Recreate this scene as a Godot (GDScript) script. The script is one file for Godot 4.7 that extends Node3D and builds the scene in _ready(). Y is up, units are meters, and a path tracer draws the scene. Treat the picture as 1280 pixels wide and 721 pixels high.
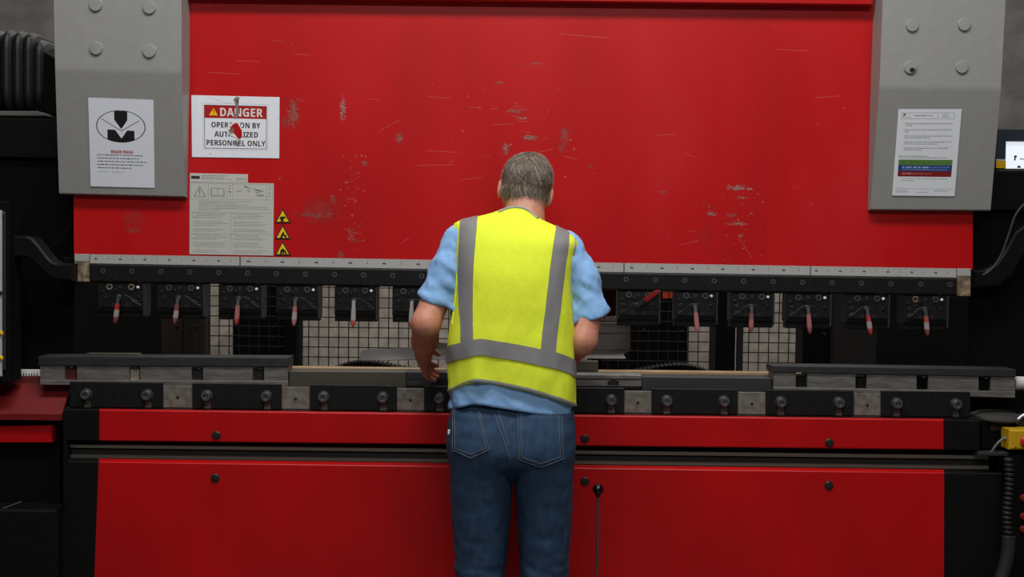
extends Node3D
# A worker in a yellow vest at a red press brake. Units are metres, y is up, the machine's front plate stands at z = 0.

const F := 1500.0
var cam_pos := Vector3(0, 1.53, 4.05)
var cam_basis := Basis.from_euler(Vector3(deg_to_rad(-2.5), 0, deg_to_rad(0.72)))
var taken := {}
var mats := {}
var rng := RandomNumberGenerator.new()

# ---------------------------------------------------------------- measuring
# a point of the photograph (1280 x 721) taken to the upright plane at depth z
func P(x: float, y: float, z: float) -> Vector3:
	var d := cam_basis * Vector3((x - 640.0) / F, -(y - 360.5) / F, -1.0)
	return cam_pos + d * ((z - cam_pos.z) / d.z)

func X2(x: float, y: float, z: float) -> Vector2:
	var p := P(x, y, z)
	return Vector2(p.x, p.y)

func poly(px: Array, z: float) -> PackedVector2Array:
	var out := PackedVector2Array()
	for p in px:
		out.append(X2(p[0], p[1], z))
	return out

# a four-cornered outline from its left and right ends: x0, top, bottom, x1, top, bottom
func band(x0: float, t0: float, b0: float, x1: float, t1: float, b1: float, z: float) -> PackedVector2Array:
	return poly([[x0, t0], [x1, t1], [x1, b1], [x0, b0]], z)

# ---------------------------------------------------------------- naming
func numbered(called: String, parent: Node = self) -> String:
	var key := str(parent.get_instance_id()) + "/" + called
	if not taken.has(key):
		taken[key] = 0
		return called
	taken[key] += 1
	return "%s_%03d" % [called, taken[key]]

func thing(called: String, label: String, category: String, at := Vector3.ZERO, group := "") -> Node3D:
	var o := Node3D.new()
	o.name = numbered(called)
	add_child(o)
	o.position = at
	tag(o, label, category, group)
	return o

func tag(o: Node, label: String, category: String, group := "") -> void:
	o.set_meta("label", label)
	o.set_meta("category", category)
	if group != "":
		o.set_meta("group", group)

func put(called: String, mesh: Mesh, m: Material, parent: Node = self, local := false) -> MeshInstance3D:
	var o := MeshInstance3D.new()
	o.name = numbered(called, parent)
	o.mesh = mesh
	if m != null:
		o.material_override = m
	o.cast_shadow = GeometryInstance3D.SHADOW_CASTING_SETTING_ON
	parent.add_child(o, true)
	if not local and parent != self:
		var n := parent
		var off := Vector3.ZERO
		while n != self and n is Node3D:
			off += (n as Node3D).position
			n = n.get_parent()
		o.position = -off
	return o

func obj(called: String, st: SurfaceTool, m: Material, parent: Node = self, local := false) -> MeshInstance3D:
	return put(called, st.commit(), m, parent, local)

func struct(called: String, st: SurfaceTool, m: Material, label: String) -> MeshInstance3D:
	var o := obj(called, st, m)
	o.set_meta("kind", "structure")
	o.set_meta("label", label)
	return o

# ---------------------------------------------------------------- materials
func mat(called: String, color: Color, rough := 0.6, metal := 0.0) -> StandardMaterial3D:
	if mats.has(called):
		return mats[called]
	var m := StandardMaterial3D.new()
	m.resource_name = called
	m.albedo_color = color
	m.roughness = rough
	m.metallic = metal
	mats[called] = m
	return m

func noise_tex(freq: float, dark: Color, light: Color, seed_: int, oct := 4, lo := 0.25, hi := 0.75, kind := FastNoiseLite.TYPE_SIMPLEX_SMOOTH) -> NoiseTexture2D:
	var n := FastNoiseLite.new()
	n.noise_type = kind
	n.seed = seed_
	n.frequency = freq
	n.fractal_octaves = oct
	var t := NoiseTexture2D.new()
	t.width = 512
	t.height = 512
	t.seamless = true
	t.noise = n
	var r := Gradient.new()
	r.set_color(0, dark)
	r.set_color(1, light)
	r.set_offset(0, lo)
	r.set_offset(1, hi)
	t.color_ramp = r
	return t

func normal_tex(freq: float, strength: float, seed_: int) -> NoiseTexture2D:
	var n := FastNoiseLite.new()
	n.seed = seed_
	n.frequency = freq
	n.fractal_octaves = 3
	var t := NoiseTexture2D.new()
	t.width = 512
	t.height = 512
	t.seamless = true
	t.as_normal_map = true
	t.bump_strength = strength
	t.noise = n
	return t

func grained(m: StandardMaterial3D, tex: Texture2D, scale: Vector3) -> StandardMaterial3D:
	m.albedo_texture = tex
	m.uv1_triplanar = true
	m.uv1_world_triplanar = true
	m.uv1_scale = scale
	return m

# ---------------------------------------------------------------- shapes
func begin() -> SurfaceTool:
	var st := SurfaceTool.new()
	st.begin(Mesh.PRIMITIVE_TRIANGLES)
	return st

func tri(st: SurfaceTool, a: Vector3, b: Vector3, c: Vector3, n: Vector3) -> void:
	var k := (b - a).cross(c - a)
	if k.length_squared() < 1e-16:
		return
	if k.dot(n) > 0.0:
		var s := b
		b = c
		c = s
	else:
		k = -k
	k = k.normalized()
	for v in [a, b, c]:
		st.set_normal(k)
		st.set_uv(Vector2.ZERO)
		st.add_vertex(v)

func face(st: SurfaceTool, pts: Array, n: Vector3) -> void:
	for i in range(1, pts.size() - 1):
		tri(st, pts[0], pts[i], pts[i + 1], n)

# a four-cornered face with a picture on it: top left, top right, bottom right, bottom left
func picture(st: SurfaceTool, c: Array, n: Vector3) -> void:
	var uv := [Vector2(0, 0), Vector2(1, 0), Vector2(1, 1), Vector2(0, 1)]
	for t in [[0, 1, 2], [0, 2, 3]]:
		for i in t:
			st.set_normal(n)
			st.set_uv(uv[i])
			st.add_vertex(c[i])

func inset(pts: PackedVector2Array, d: float) -> PackedVector2Array:
	var area := 0.0
	var n := pts.size()
	for i in n:
		area += pts[i].cross(pts[(i + 1) % n])
	var sgn := 1.0 if area > 0.0 else -1.0
	var out := PackedVector2Array()
	for i in n:
		var e0 := (pts[i] - pts[(i + n - 1) % n]).normalized()
		var e1 := (pts[(i + 1) % n] - pts[i]).normalized()
		var n0 := Vector2(-e0.y, e0.x) * sgn
		var n1 := Vector2(-e1.y, e1.x) * sgn
		var k := (n0 + n1)
		k = k / maxf(0.35, 1.0 + n0.dot(n1))
		out.append(pts[i] + k * d)
	return out

# an outline in x and y carried from z1 (front) back to z0, edges chamfered
func extr(st: SurfaceTool, pts: PackedVector2Array, z1: float, z0: float, bev := 0.002) -> void:
	var n := pts.size()
	var inn := inset(pts, bev) if bev > 0.0 else pts
	var ids := Geometry2D.triangulate_polygon(inn)
	for i in range(0, ids.size(), 3):
		var a := inn[ids[i]]
		var b := inn[ids[i + 1]]
		var c := inn[ids[i + 2]]
		tri(st, Vector3(a.x, a.y, z1), Vector3(b.x, b.y, z1), Vector3(c.x, c.y, z1), Vector3.BACK)
		tri(st, Vector3(a.x, a.y, z0), Vector3(b.x, b.y, z0), Vector3(c.x, c.y, z0), Vector3.FORWARD)
	var area := 0.0
	for i in n:
		area += pts[i].cross(pts[(i + 1) % n])
	var sgn := 1.0 if area > 0.0 else -1.0
	for i in n:
		var j := (i + 1) % n
		var e := (pts[j] - pts[i]).normalized()
		var o := Vector3(e.y, -e.x, 0) * sgn
		var f := [Vector3(pts[i].x, pts[i].y, z1 - bev), Vector3(pts[j].x, pts[j].y, z1 - bev)]
		var r := [Vector3(pts[i].x, pts[i].y, z0 + bev), Vector3(pts[j].x, pts[j].y, z0 + bev)]
		face(st, [f[0], f[1], r[1], r[0]], o)
		if bev > 0.0:
			face(st, [Vector3(inn[i].x, inn[i].y, z1), Vector3(inn[j].x, inn[j].y, z1), f[1], f[0]], o + Vector3.BACK)
			face(st, [Vector3(inn[i].x, inn[i].y, z0), Vector3(inn[j].x, inn[j].y, z0), r[1], r[0]], o + Vector3.FORWARD)

func rect2(x0: float, y0: float, x1: float, y1: float) -> PackedVector2Array:
	return PackedVector2Array([Vector2(x0, y0), Vector2(x1, y0), Vector2(x1, y1), Vector2(x0, y1)])

func box(st: SurfaceTool, lo: Vector3, hi: Vector3, bev := 0.002) -> void:
	extr(st, rect2(lo.x, lo.y, hi.x, hi.y), hi.z, lo.z, bev)

# turned shape: (radius, height) pairs along an axis
func lathe(st: SurfaceTool, at: Vector3, axis: Vector3, prof: Array, seg := 20, smooth := false) -> void:
	axis = axis.normalized()
	var u := axis.cross(Vector3.UP if absf(axis.y) < 0.9 else Vector3.RIGHT).normalized()
	var v := axis.cross(u)
	for k in range(prof.size() - 1):
		var p0: Vector2 = prof[k]
		var p1: Vector2 = prof[k + 1]
		var dd := p1 - p0
		var nn := Vector2(dd.y, -dd.x).normalized()
		var na := nn
		var nb := nn
		if smooth:
			if k > 0:
				var e: Vector2 = p0 - prof[k - 1]
				na = (nn + Vector2(e.y, -e.x).normalized()).normalized()
			if k < prof.size() - 2:
				var e: Vector2 = prof[k + 2] - p1
				nb = (nn + Vector2(e.y, -e.x).normalized()).normalized()
		for i in seg:
			var a0 := TAU * i / seg
			var a1 := TAU * (i + 1) / seg
			var r0 := u * cos(a0) + v * sin(a0)
			var r1 := u * cos(a1) + v * sin(a1)
			var q := [[r0, p0, na], [r1, p0, na], [r1, p1, nb], [r0, p1, nb]]
			for t in [[0, 1, 2], [0, 2, 3]]:
				var pts := []
				for w in t:
					pts.append(at + q[w][0] * q[w][1].x + axis * q[w][1].y)
				var kx: Vector3 = (pts[1] - pts[0]).cross(pts[2] - pts[0])
				if kx.length_squared() < 1e-18:
					continue
				var nm: Vector3 = q[t[0]][0] * nn.x + axis * nn.y
				var order: Array = [0, 2, 1] if kx.dot(nm) > 0 else [0, 1, 2]
				for w in order:
					var s = q[t[w]]
					st.set_normal((s[0] * s[2].x + axis * s[2].y).normalized())
					st.set_uv(Vector2.ZERO)
					st.add_vertex(pts[w])

func ball(st: SurfaceTool, at: Vector3, r: float, seg := 20) -> void:
	var prof := []
	for i in 13:
		var a := -PI / 2 + PI * i / 12.0
		prof.append(Vector2(maxf(0.0, cos(a)) * r, sin(a) * r))
	lathe(st, at, Vector3.UP, prof, seg, true)

func rod(st: SurfaceTool, a: Vector3, b: Vector3, r: float, seg := 12) -> void:
	var l := a.distance_to(b)
	lathe(st, a, b - a, [Vector2(0, 0), Vector2(r, 0), Vector2(r, l), Vector2(0, l)], seg)

func smooth_path(pts: Array, per := 8) -> Array:
	var out := []
	var n := pts.size()
	for i in n - 1:
		for k in per:
			var a: Vector3 = pts[maxi(i - 1, 0)]
			var b: Vector3 = pts[i]
			var c: Vector3 = pts[i + 1]
			out.append(b.cubic_interpolate(c, a, pts[mini(i + 2, n - 1)], float(k) / per))
	out.append(pts[n - 1])
	return out

# a round section swept along a path; radius may change from r to r2
func tube(st: SurfaceTool, path: Array, r: float, seg := 10, r2 := -1.0) -> void:
	if r2 < 0.0:
		r2 = r
	var n := path.size()
	var rings := []
	var u := Vector3.ZERO
	for i in n:
		var d: Vector3 = (path[mini(i + 1, n - 1)] - path[maxi(i - 1, 0)]).normalized()
		if i == 0:
			u = d.cross(Vector3.UP if absf(d.y) < 0.9 else Vector3.RIGHT).normalized()
		else:
			u = (u - d * u.dot(d)).normalized()
		var v := d.cross(u)
		var rr := lerpf(r, r2, float(i) / maxf(1.0, n - 1))
		var ring := []
		for k in seg:
			var a := TAU * k / seg
			ring.append([path[i], u * cos(a) + v * sin(a), rr])
		rings.append(ring)
	for i in n - 1:
		for k in seg:
			var q := [rings[i][k], rings[i][(k + 1) % seg], rings[i + 1][(k + 1) % seg], rings[i + 1][k]]
			for t in [[0, 1, 2], [0, 2, 3]]:
				var p := []
				for w in t:
					p.append(q[w][0] + q[w][1] * q[w][2])
				var kx: Vector3 = (p[1] - p[0]).cross(p[2] - p[0])
				var order: Array = [0, 2, 1] if kx.dot(q[t[0]][1]) > 0 else [0, 1, 2]
				for w in order:
					st.set_normal(q[t[w]][1])
					st.set_uv(Vector2.ZERO)
					st.add_vertex(p[w])
	for e in [0, n - 1]:
		var pts := []
		for k in seg:
			pts.append(rings[e][k][0] + rings[e][k][1] * rings[e][k][2])
		face(st, pts, (path[0] - path[1]) if e == 0 else (path[n - 1] - path[n - 2]))

# socket-head screw: head, chamfer and a dark-reaching recess; points along axis
func screw(st: SurfaceTool, at: Vector3, axis: Vector3, r: float, h: float, seg := 16) -> void:
	lathe(st, at, axis, [Vector2(r, 0), Vector2(r, h * 0.8), Vector2(r * 0.85, h), Vector2(r * 0.5, h), Vector2(r * 0.45, h * 0.45), Vector2(0, h * 0.4)], seg)

# ---------------------------------------------------------------- drawing prints
func draw_line_on(img: Image, a: Vector2, b: Vector2, w: float, c: Color) -> void:
	var n := int(maxf(absf(b.x - a.x), absf(b.y - a.y)) * 1.5) + 1
	for i in n + 1:
		var p := a.lerp(b, float(i) / n)
		img.fill_rect(Rect2i(int(p.x - w / 2), int(p.y - w / 2), maxi(1, int(w)), maxi(1, int(w))), c)

func draw_frame_on(img: Image, r: Rect2, w: float, c: Color) -> void:
	var q := [r.position, r.position + Vector2(r.size.x, 0), r.end, r.position + Vector2(0, r.size.y)]
	for i in 4:
		draw_line_on(img, q[i], q[(i + 1) % 4], w, c)

func fill_on(img: Image, pts: Array, c: Color) -> void:
	var pv := PackedVector2Array(pts)
	var r := Rect2(pts[0], Vector2.ZERO)
	for p in pts:
		r = r.expand(p)
	for y in range(maxi(0, int(r.position.y)), mini(img.get_height(), int(r.end.y) + 1)):
		for x in range(maxi(0, int(r.position.x)), mini(img.get_width(), int(r.end.x) + 1)):
			if Geometry2D.is_point_in_polygon(Vector2(x + 0.5, y + 0.5), pv):
				img.set_pixel(x, y, c)

# lines of print too small to read
func small_print(img: Image, x0: float, x1: float, y: float, h: float, c: Color) -> void:
	var x := x0
	while x < x1:
		var w := rng.randf_range(h * 1.2, h * 4.5)
		var k := rng.randf_range(0.0, 0.35)
		img.fill_rect(Rect2i(int(x), int(y), int(minf(w, x1 - x)), maxi(1, int(h))), c.lerp(Color(0.8, 0.8, 0.8), k))
		x += w + h * 0.8

func picture_mat(img: Image, rough := 0.6) -> StandardMaterial3D:
	img.generate_mipmaps()
	var m := StandardMaterial3D.new()
	m.albedo_texture = ImageTexture.create_from_image(img)
	m.roughness = rough
	return m

# a thin board: corners top left, top right, bottom right, bottom left
func board(called: String, c: Array, m: Material, edge: float, parent: Node = self) -> MeshInstance3D:
	var st := begin()
	var n: Vector3 = (c[3] - c[0]).cross(c[1] - c[0]).normalized()
	picture(st, c, n)
	var b := []
	for p in c:
		b.append(p - n * edge)
	var mid: Vector3 = (c[0] + c[2]) / 2
	for i in 4:
		face(st, [c[i], c[(i + 1) % 4], b[(i + 1) % 4], b[i]], (c[i] + c[(i + 1) % 4]) / 2 - mid)
	face(st, b, -n)
	return obj(called, st, m, parent)

# words as thin raised lettering that fills the box u0..u1, v0..v1 of a board
func words_on(parent: Node3D, txt: String, c: Array, u0: float, v0: float, u1: float, v1: float, m: Material, bold := true) -> MeshInstance3D:
	var f := SystemFont.new()
	f.font_names = PackedStringArray(["Droid Sans"])
	f.font_weight = 700 if bold else 400
	var tm := TextMesh.new()
	tm.text = txt
	tm.font = f
	tm.font_size = 48
	tm.pixel_size = 0.002
	tm.depth = 0.004
	tm.curve_step = 1.0
	var bb := tm.get_aabb()
	var U: Vector3 = c[1] - c[0]
	var V: Vector3 = c[3] - c[0]
	var n := V.cross(U).normalized()
	var o := put("lettering", tm, m, parent, true)
	var w := U.length() * (u1 - u0)
	var h := V.length() * (v1 - v0)
	var sx := w / bb.size.x
	var sy := h / bb.size.y
	var at: Vector3 = c[0] + U * ((u0 + u1) / 2) + V * ((v0 + v1) / 2)
	var b := Basis(U.normalized() * sx, -V.normalized() * sy, n * 0.1)
	var t := Transform3D(b, at + n * 0.0004 - b * (bb.position + bb.size / 2))
	var off := Vector3.ZERO
	var k: Node = parent
	while k != self:
		off += (k as Node3D).position
		k = k.get_parent()
	t.origin -= off
	o.transform = t
	return o

# ---------------------------------------------------------------- the scene
func _ready() -> void:
	rng.seed = 7
	var cam := Camera3D.new()
	cam.name = "camera"
	cam.transform = Transform3D(cam_basis, cam_pos)
	cam.fov = rad_to_deg(2.0 * atan(360.5 / F))
	cam.near = 0.05
	cam.far = 60.0
	add_child(cam)
	cam.make_current()
	var env := Environment.new()
	env.background_mode = Environment.BG_COLOR
	env.background_color = Color(0.02, 0.02, 0.022)
	env.tonemap_mode = Environment.TONE_MAPPER_LINEAR
	env.tonemap_exposure = 1.0
	env.sdfgi_enabled = true
	env.ssao_enabled = true
	env.ssil_enabled = true
	var we := WorldEnvironment.new()
	we.name = "world_environment"
	we.environment = env
	add_child(we)
	ceiling_lamp(Vector3(0.1, 4.55, 1.6), Vector2(3.4, 0.6), 13.5, "long ceiling panel lamp above the worker's aisle")
	ceiling_lamp(Vector3(0.1, 4.55, 5.0), Vector2(3.4, 0.8), 13.0, "long ceiling panel lamp behind the camera's place")
	ceiling_lamp(Vector3(0.2, 4.55, -2.2), Vector2(5.0, 1.2), 7.5, "broad ceiling panel lamp behind the red press brake")
	make_materials()
	room()
	press_brake()
	punch_holders()
	dies()
	signage()
	behind()
	left_side()
	right_side()
	workpiece()
	person()
	foot_pedal()

func ceiling_lamp(at: Vector3, size: Vector2, energy: float, label: String) -> void:
	var t := thing("ceiling_lamp", label, "lamp", at)
	var st := begin()
	box(st, at + Vector3(-size.x / 2 - 0.04, 0.02, -size.y / 2 - 0.04), at + Vector3(size.x / 2 + 0.04, 0.1, size.y / 2 + 0.04), 0.01)
	obj("housing", st, mat("lamp_white", Color(0.8, 0.8, 0.8), 0.5), t)
	st = begin()
	box(st, at + Vector3(-size.x / 2, 0.005, -size.y / 2), at + Vector3(size.x / 2, 0.022, size.y / 2), 0.003)
	var m := mat("lamp_glow", Color(0.9, 0.9, 0.9), 0.5)
	m.emission_enabled = true
	m.emission = Color(1, 0.98, 0.95)
	m.emission_energy_multiplier = 1.2
	obj("diffuser", st, m, t)
	st = begin()
	for s in [-1.0, 1.0]:
		rod(st, at + Vector3(s * size.x * 0.35, 0.09, 0), at + Vector3(s * size.x * 0.35, 0.46, 0), 0.006)
	obj("hanger", st, mat("lamp_white", Color(0.8, 0.8, 0.8), 0.5), t)
	var l := AreaLight3D.new()
	l.name = "lamp_light"
	l.area_size = size
	l.area_normalize_energy = true
	l.light_energy = energy
	l.light_color = Color(1.0, 0.995, 0.985)
	l.shadow_enabled = true
	l.area_range = 20.0
	l.area_attenuation = 2.0
	l.rotation.x = -PI / 2
	l.position = Vector3(0, -0.005, 0)
	t.add_child(l)

func make_materials() -> void:
	var red := mat("red_paint", Color(0.72, 0.012, 0.035), 0.42)
	red.metallic_specular = 0.4
	grained(red, noise_tex(0.012, Color(0.93, 0.93, 0.93), Color(1, 1, 1), 3, 3), Vector3(0.5, 0.22, 0.5))
	var grey := mat("grey_paint", Color(0.57, 0.57, 0.56), 0.5)
	grained(grey, noise_tex(0.03, Color(0.975, 0.975, 0.975), Color(1, 1, 1), 5, 4), Vector3(1.2, 1.2, 1.2))
	var blk := mat("black_paint", Color(0.055, 0.055, 0.057), 0.5)
	blk.metallic_specular = 0.3
	grained(blk, noise_tex(0.03, Color(0.85, 0.85, 0.85), Color(1, 1, 1), 6, 4), Vector3(2, 2, 2))
	mat("void_black", Color(0.025, 0.025, 0.026), 0.75).metallic_specular = 0.25
	var steel := mat("die_steel", Color(0.50, 0.49, 0.48), 0.48, 0.5)
	grained(steel, noise_tex(0.02, Color(0.84, 0.835, 0.82), Color(1, 1, 1), 8, 5), Vector3(1.0, 5, 1.0))
	var dsteel := mat("dark_steel", Color(0.24, 0.245, 0.25), 0.45, 0.5)
	grained(dsteel, noise_tex(0.02, Color(0.88, 0.88, 0.88), Color(1, 1, 1), 9, 5), Vector3(1.2, 6, 2))
	var block := mat("bare_block", Color(0.50, 0.48, 0.455), 0.55, 0.35)
	grained(block, noise_tex(0.03, Color(0.84, 0.82, 0.80), Color(1, 1, 1), 11, 5), Vector3(2, 2, 2))
	var rust := mat("rusty_end", Color(0.60, 0.55, 0.48), 0.7, 0.2)
	grained(rust, noise_tex(0.02, Color(0.66, 0.60, 0.54), Color(1, 0.98, 0.94), 12, 4), Vector3(3.5, 3.5, 3.5))
	var clampm := mat("clamp_black", Color(0.088, 0.090, 0.095), 0.42, 0.0)
	clampm.metallic_specular = 0.4
	grained(clampm, noise_tex(0.03, Color(0.8, 0.8, 0.8), Color(1, 1, 1), 13, 5), Vector3(3, 3, 3))
	mat("bolt_steel", Color(0.45, 0.46, 0.47), 0.32, 0.8)
	mat("bright_steel", Color(0.75, 0.76, 0.78), 0.3, 0.7)
	mat("dark_hole", Color(0.03, 0.03, 0.03), 0.8)
	mat("white_paint", Color(0.86, 0.86, 0.85), 0.5)
	mat("ink_black", Color(0.06, 0.06, 0.065), 0.7)
	mat("ink_red", Color(0.66, 0.07, 0.08), 0.7)
	mat("lever_red", Color(0.52, 0.065, 0.065), 0.45)
	mat("lever_pink", Color(0.50, 0.27, 0.27), 0.5)
	mat("lever_dull", Color(0.38, 0.14, 0.14), 0.5)
	mat("lever_grey", Color(0.48, 0.46, 0.455), 0.5)
	mat("lever_orange", Color(0.52, 0.19, 0.13), 0.5)
	mat("rubber_black", Color(0.062, 0.062, 0.062), 0.55)
	mat("yellow_paint", Color(0.93, 0.76, 0.05), 0.45)

func room() -> void:
	var wallm := mat("concrete_wall", Color(0.52, 0.51, 0.495), 0.85)
	grained(wallm, noise_tex(0.015, Color(0.88, 0.88, 0.875), Color(1, 1, 1), 21, 5), Vector3(0.6, 0.8, 0.6))
	var floorm := mat("concrete_floor", Color(0.42, 0.41, 0.40), 0.6)
	grained(floorm, noise_tex(0.02, Color(0.7, 0.7, 0.7), Color(1, 1, 1), 22, 5), Vector3(0.7, 0.7, 0.7))
	var st := begin()
	box(st, Vector3(-6.2, -0.2, -3.6), Vector3(6.2, 0.0, 7.7), 0)
	struct("floor", st, floorm, "grey concrete workshop floor")
	st = begin()
	box(st, Vector3(-6.2, 5.0, -3.6), Vector3(6.2, 5.2, 7.7), 0)
	struct("ceiling", st, wallm, "pale workshop ceiling")
	st = begin()
	box(st, Vector3(-6.2, 0, -3.6), Vector3(6.2, 5.0, -3.3), 0)
	struct("wall_back", st, wallm, "grey workshop wall behind the machine")
	st = begin()
	box(st, Vector3(-6.2, 0, 7.5), Vector3(6.2, 5.0, 7.7), 0)
	struct("wall_front", st, wallm, "grey workshop wall behind the camera")
	st = begin()
	box(st, Vector3(-6.2, 0, -3.3), Vector3(-6.0, 5.0, 7.5), 0)
	struct("wall_left", st, wallm, "grey workshop wall at the left")
	st = begin()
	box(st, Vector3(6.0, 0, -3.3), Vector3(6.2, 5.0, 7.5), 0)
	struct("wall_right", st, wallm, "grey workshop wall at the right")
	st = begin()
	var dado := mat("beige_boards", Color(0.80, 0.76, 0.71), 0.8)
	grained(dado, noise_tex(0.02, Color(0.88, 0.88, 0.87), Color(1, 1, 1), 23, 4), Vector3(1, 1, 1))
	box(st, Vector3(-3.2, 0, -3.3), Vector3(3.2, 1.62, -3.24), 0.003)
	struct("trim_1", st, dado, "pale beige boarding on the lower back wall")

# ---------------------------------------------------------------- the machine
func press_brake() -> void:
	var t := thing("press_brake", "long red press brake with grey side covers, black ends and a row of tool clamps", "machine", Vector3(0, 0, -0.1))
	var red: Material = mats["red_paint"]
	var blk: Material = mats["black_paint"]
	var grey: Material = mats["grey_paint"]
	# --- the ram: one scratched red plate
	var zr := 0.0
	var c := [P(90.5, -60, zr), P(1216, -60, zr), P(1216, 337, zr), P(92.5, 318.5, zr)]
	var st := begin()
	picture(st, c, Vector3.BACK)
	put("ram_plate", st.commit(), scratched_red(), t)
	st = begin()
	extr(st, poly([[90.5, -60], [1216, -60], [1216, 337], [92.5, 318.5]], zr), zr - 0.0008, zr - 0.09, 0.0)
	obj("ram_core", st, red, t)
	# the wider beam above it
	st = begin()
	extr(st, poly([[234, -75], [1092, -75], [1092, 6.5], [650, 1.5], [234, -3.5]], 0.035), 0.035, -0.25, 0.004)
	obj("upper_beam", st, red, t)
	# --- grey side covers, bent outwards at their lower third
	cover(t, grey, [[66, -60], [227, -60], [227, 91], [69, 86.5], [231.5, 245], [74, 241]])
	cover(t, grey, [[1105.5, -60], [1260, -60], [1251, 111], [1099.3, 109], [1238.2, 262], [1087.7, 261]])
	var cov1 := t.get_node("side_cover")
	var cov2 := t.get_node("side_cover_001")
	for p in [[120, 6], [187, 9.5], [120.5, 60.5], [187, 64]]:
		cover_bolt(cov1, p, grey, 8.3)
	for p in [[1140, 32], [1205, 31], [1137.5, 84.5], [1202, 84]]:
		cover_bolt(cov2, p, grey, 7.8)
	st = begin()
	extr(st, poly([[1137, 86], [1140, 84.5], [1143, 85.5], [1144, 88], [1140, 90.5], [1137.5, 89.5]], 0.105), 0.1068, 0.102, 0.0)
	obj("paint_chip", st, mats["dark_hole"], cov2)
	# --- the scale along the ram's lower edge: ruled strips, end blocks
	var sm := scale_mat()
	var joints := [112.0, 300.0, 560.0, 780.0, 1013.0, 1196.0]
	for i in 5:
		var x0: float = joints[i]
		var x1: float = joints[i + 1] - 0.6
		var q := [P(x0, 317.3 + (x0 - 93) * 0.0165, 0.006), P(x1, 317.3 + (x1 - 93) * 0.0165, 0.006), P(x1, 328.6 + (x1 - 93) * 0.0165, 0.006), P(x0, 328.6 + (x0 - 93) * 0.0165, 0.006)]
		board("scale_strip", q, sm, 0.006, t)
	for e in [[93.0, 111.6], [1196.4, 1213.5]]:
		st = begin()
		var a: float = 317.3 + (e[0] - 93) * 0.0165
		var b: float = 317.3 + (e[1] - 93) * 0.0165
		extr(st, band(e[0], a, a + 9.3, e[1], b, b + 9.3, 0.004), 0.004, -0.08, 0.001)
		obj("end_plate", st, mat("scale_silver", Color(0.68, 0.68, 0.67), 0.45, 0.2), t)
		st = begin()
		extr(st, band(e[0], a + 9.6, a + 34.5, e[1], b + 9.6, b + 34.5, 0.004), 0.003, -0.08, 0.001)
		obj("end_block", st, mats["rusty_end"], t)
	# --- black tool rail with its row of screws, a rounded upper edge
	st = begin()
	extr(st, band(112, 329.2, 352.5, 1197, 347.2, 369.5, 0.012), 0.012, -0.085, 0.006)
	var rail := obj("tool_rail", st, mats["clamp_black"], t)
	for i in 30:
		var x := 129.0 + 36.5 * i - 0.6 * sin(i * PI / 29.0) * 6.0
		st = begin()
		var y := 338.2 + (x - 129) * 0.0165
		lathe(st, P(x, y, 0.0117), Vector3.BACK, [Vector2(0.0085, 0), Vector2(0.0085, 0.0012), Vector2(0.0052, 0.0012), Vector2(0.005, 0.0004)], 18)
		obj("screw", st, mats["bolt_steel"], rail)
		st = begin()
		lathe(st, P(x, y, 0.0117), Vector3.BACK, [Vector2(0.005, 0.0006), Vector2(0, 0.0006)], 14)
		obj("screw_socket", st, mats["dark_hole"], rail)
	# --- the bed
	var zb := 0.09
	st = begin()
	extr(st, band(80, 513.5, 900, 1225, 528, 905, 0.028), 0.028, -0.095, 0.0)
	obj("bed_core", st, blk, t)
	st = begin()
	extr(st, band(94, 519, 860, 1213, 532, 865, -0.097), -0.097, -0.3, 0.004)
	obj("bed_slab", st, blk, t)
	st = begin()
	extr(st, band(123, 511.8, 551.0, 1180.6, 524.3, 562.2, zb), zb, 0.0282, 0.004)
	obj("upper_bed_panel", st, red, t)
	st = begin()
	extr(st, band(78.5, 511.4, 550.6, 123, 511.8, 551, zb), zb, 0.0282, 0.003)
	obj("end_cap", st, blk, t)
	st = begin()
	extr(st, band(1180.6, 524.3, 562.2, 1225, 526, 563, zb), zb, 0.0282, 0.003)
	obj("end_cap", st, blk, t)
	# lower panels start with a lip that slopes back into the slot
	lower_panel(t, "lower_bed_panel", red, 123.4, 1180.2, 118.0, 1180.0)
	lower_panel(t, "lower_end_cap", blk, 84.0, 123.4, 72.0, 118.0)
	lower_panel(t, "lower_end_cap", blk, 1180.2, 1253.0, 1180.0, 1254.0)
	st = begin()
	extr(st, band(78.5, 550.6, 900, 84, 550.6, 900, zb), zb - 0.001, 0.0282, 0.002)
	obj("end_cap", st, blk, t)
	# slot rails
	var rails := [[555.0, 559.6, 0.060, "slot_rail"], [560.6, 567.6, 0.048, "slot_bar"], [568.0, 572.4, 0.060, "slot_rail"]]
	for r in rails:
		st = begin()
		extr(st, band(85, r[0], r[1], 1236, r[0] + 14.4, r[1] + 14.4, r[2]), r[2], 0.0284, 0.001)
		var o := obj(r[3], st, mat("slot_steel", Color(0.46, 0.44, 0.40), 0.45, 0.4) if r[3] == "slot_rail" else mat("slot_dark", Color(0.17, 0.17, 0.165), 0.5, 0.4), t)
		if r[3] == "slot_bar":
			for i in 54:
				var x := 92.0 + i * 21.4
				st = begin()
				lathe(st, P(x, 564.1 + (x - 85) * 0.0125, r[2]), Vector3.BACK, [Vector2(0.0035, 0), Vector2(0.0035, 0.0006), Vector2(0, 0.0006)], 10)
				obj("rail_hole", st, mats["dark_hole"], o)
	for p in [[270.5, 544], [269, 597.2], [731, 548.4], [731, 601.5], [1036.5, 553.4], [1036, 606.6]]:
		st = begin()
		lathe(st, P(p[0], p[1], zb), Vector3.BACK, [Vector2(0.0145, 0), Vector2(0.0145, 0.002), Vector2(0.011, 0.005), Vector2(0, 0.006)], 20)
		obj("plug", st, mats["rubber_black"], t)
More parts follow.
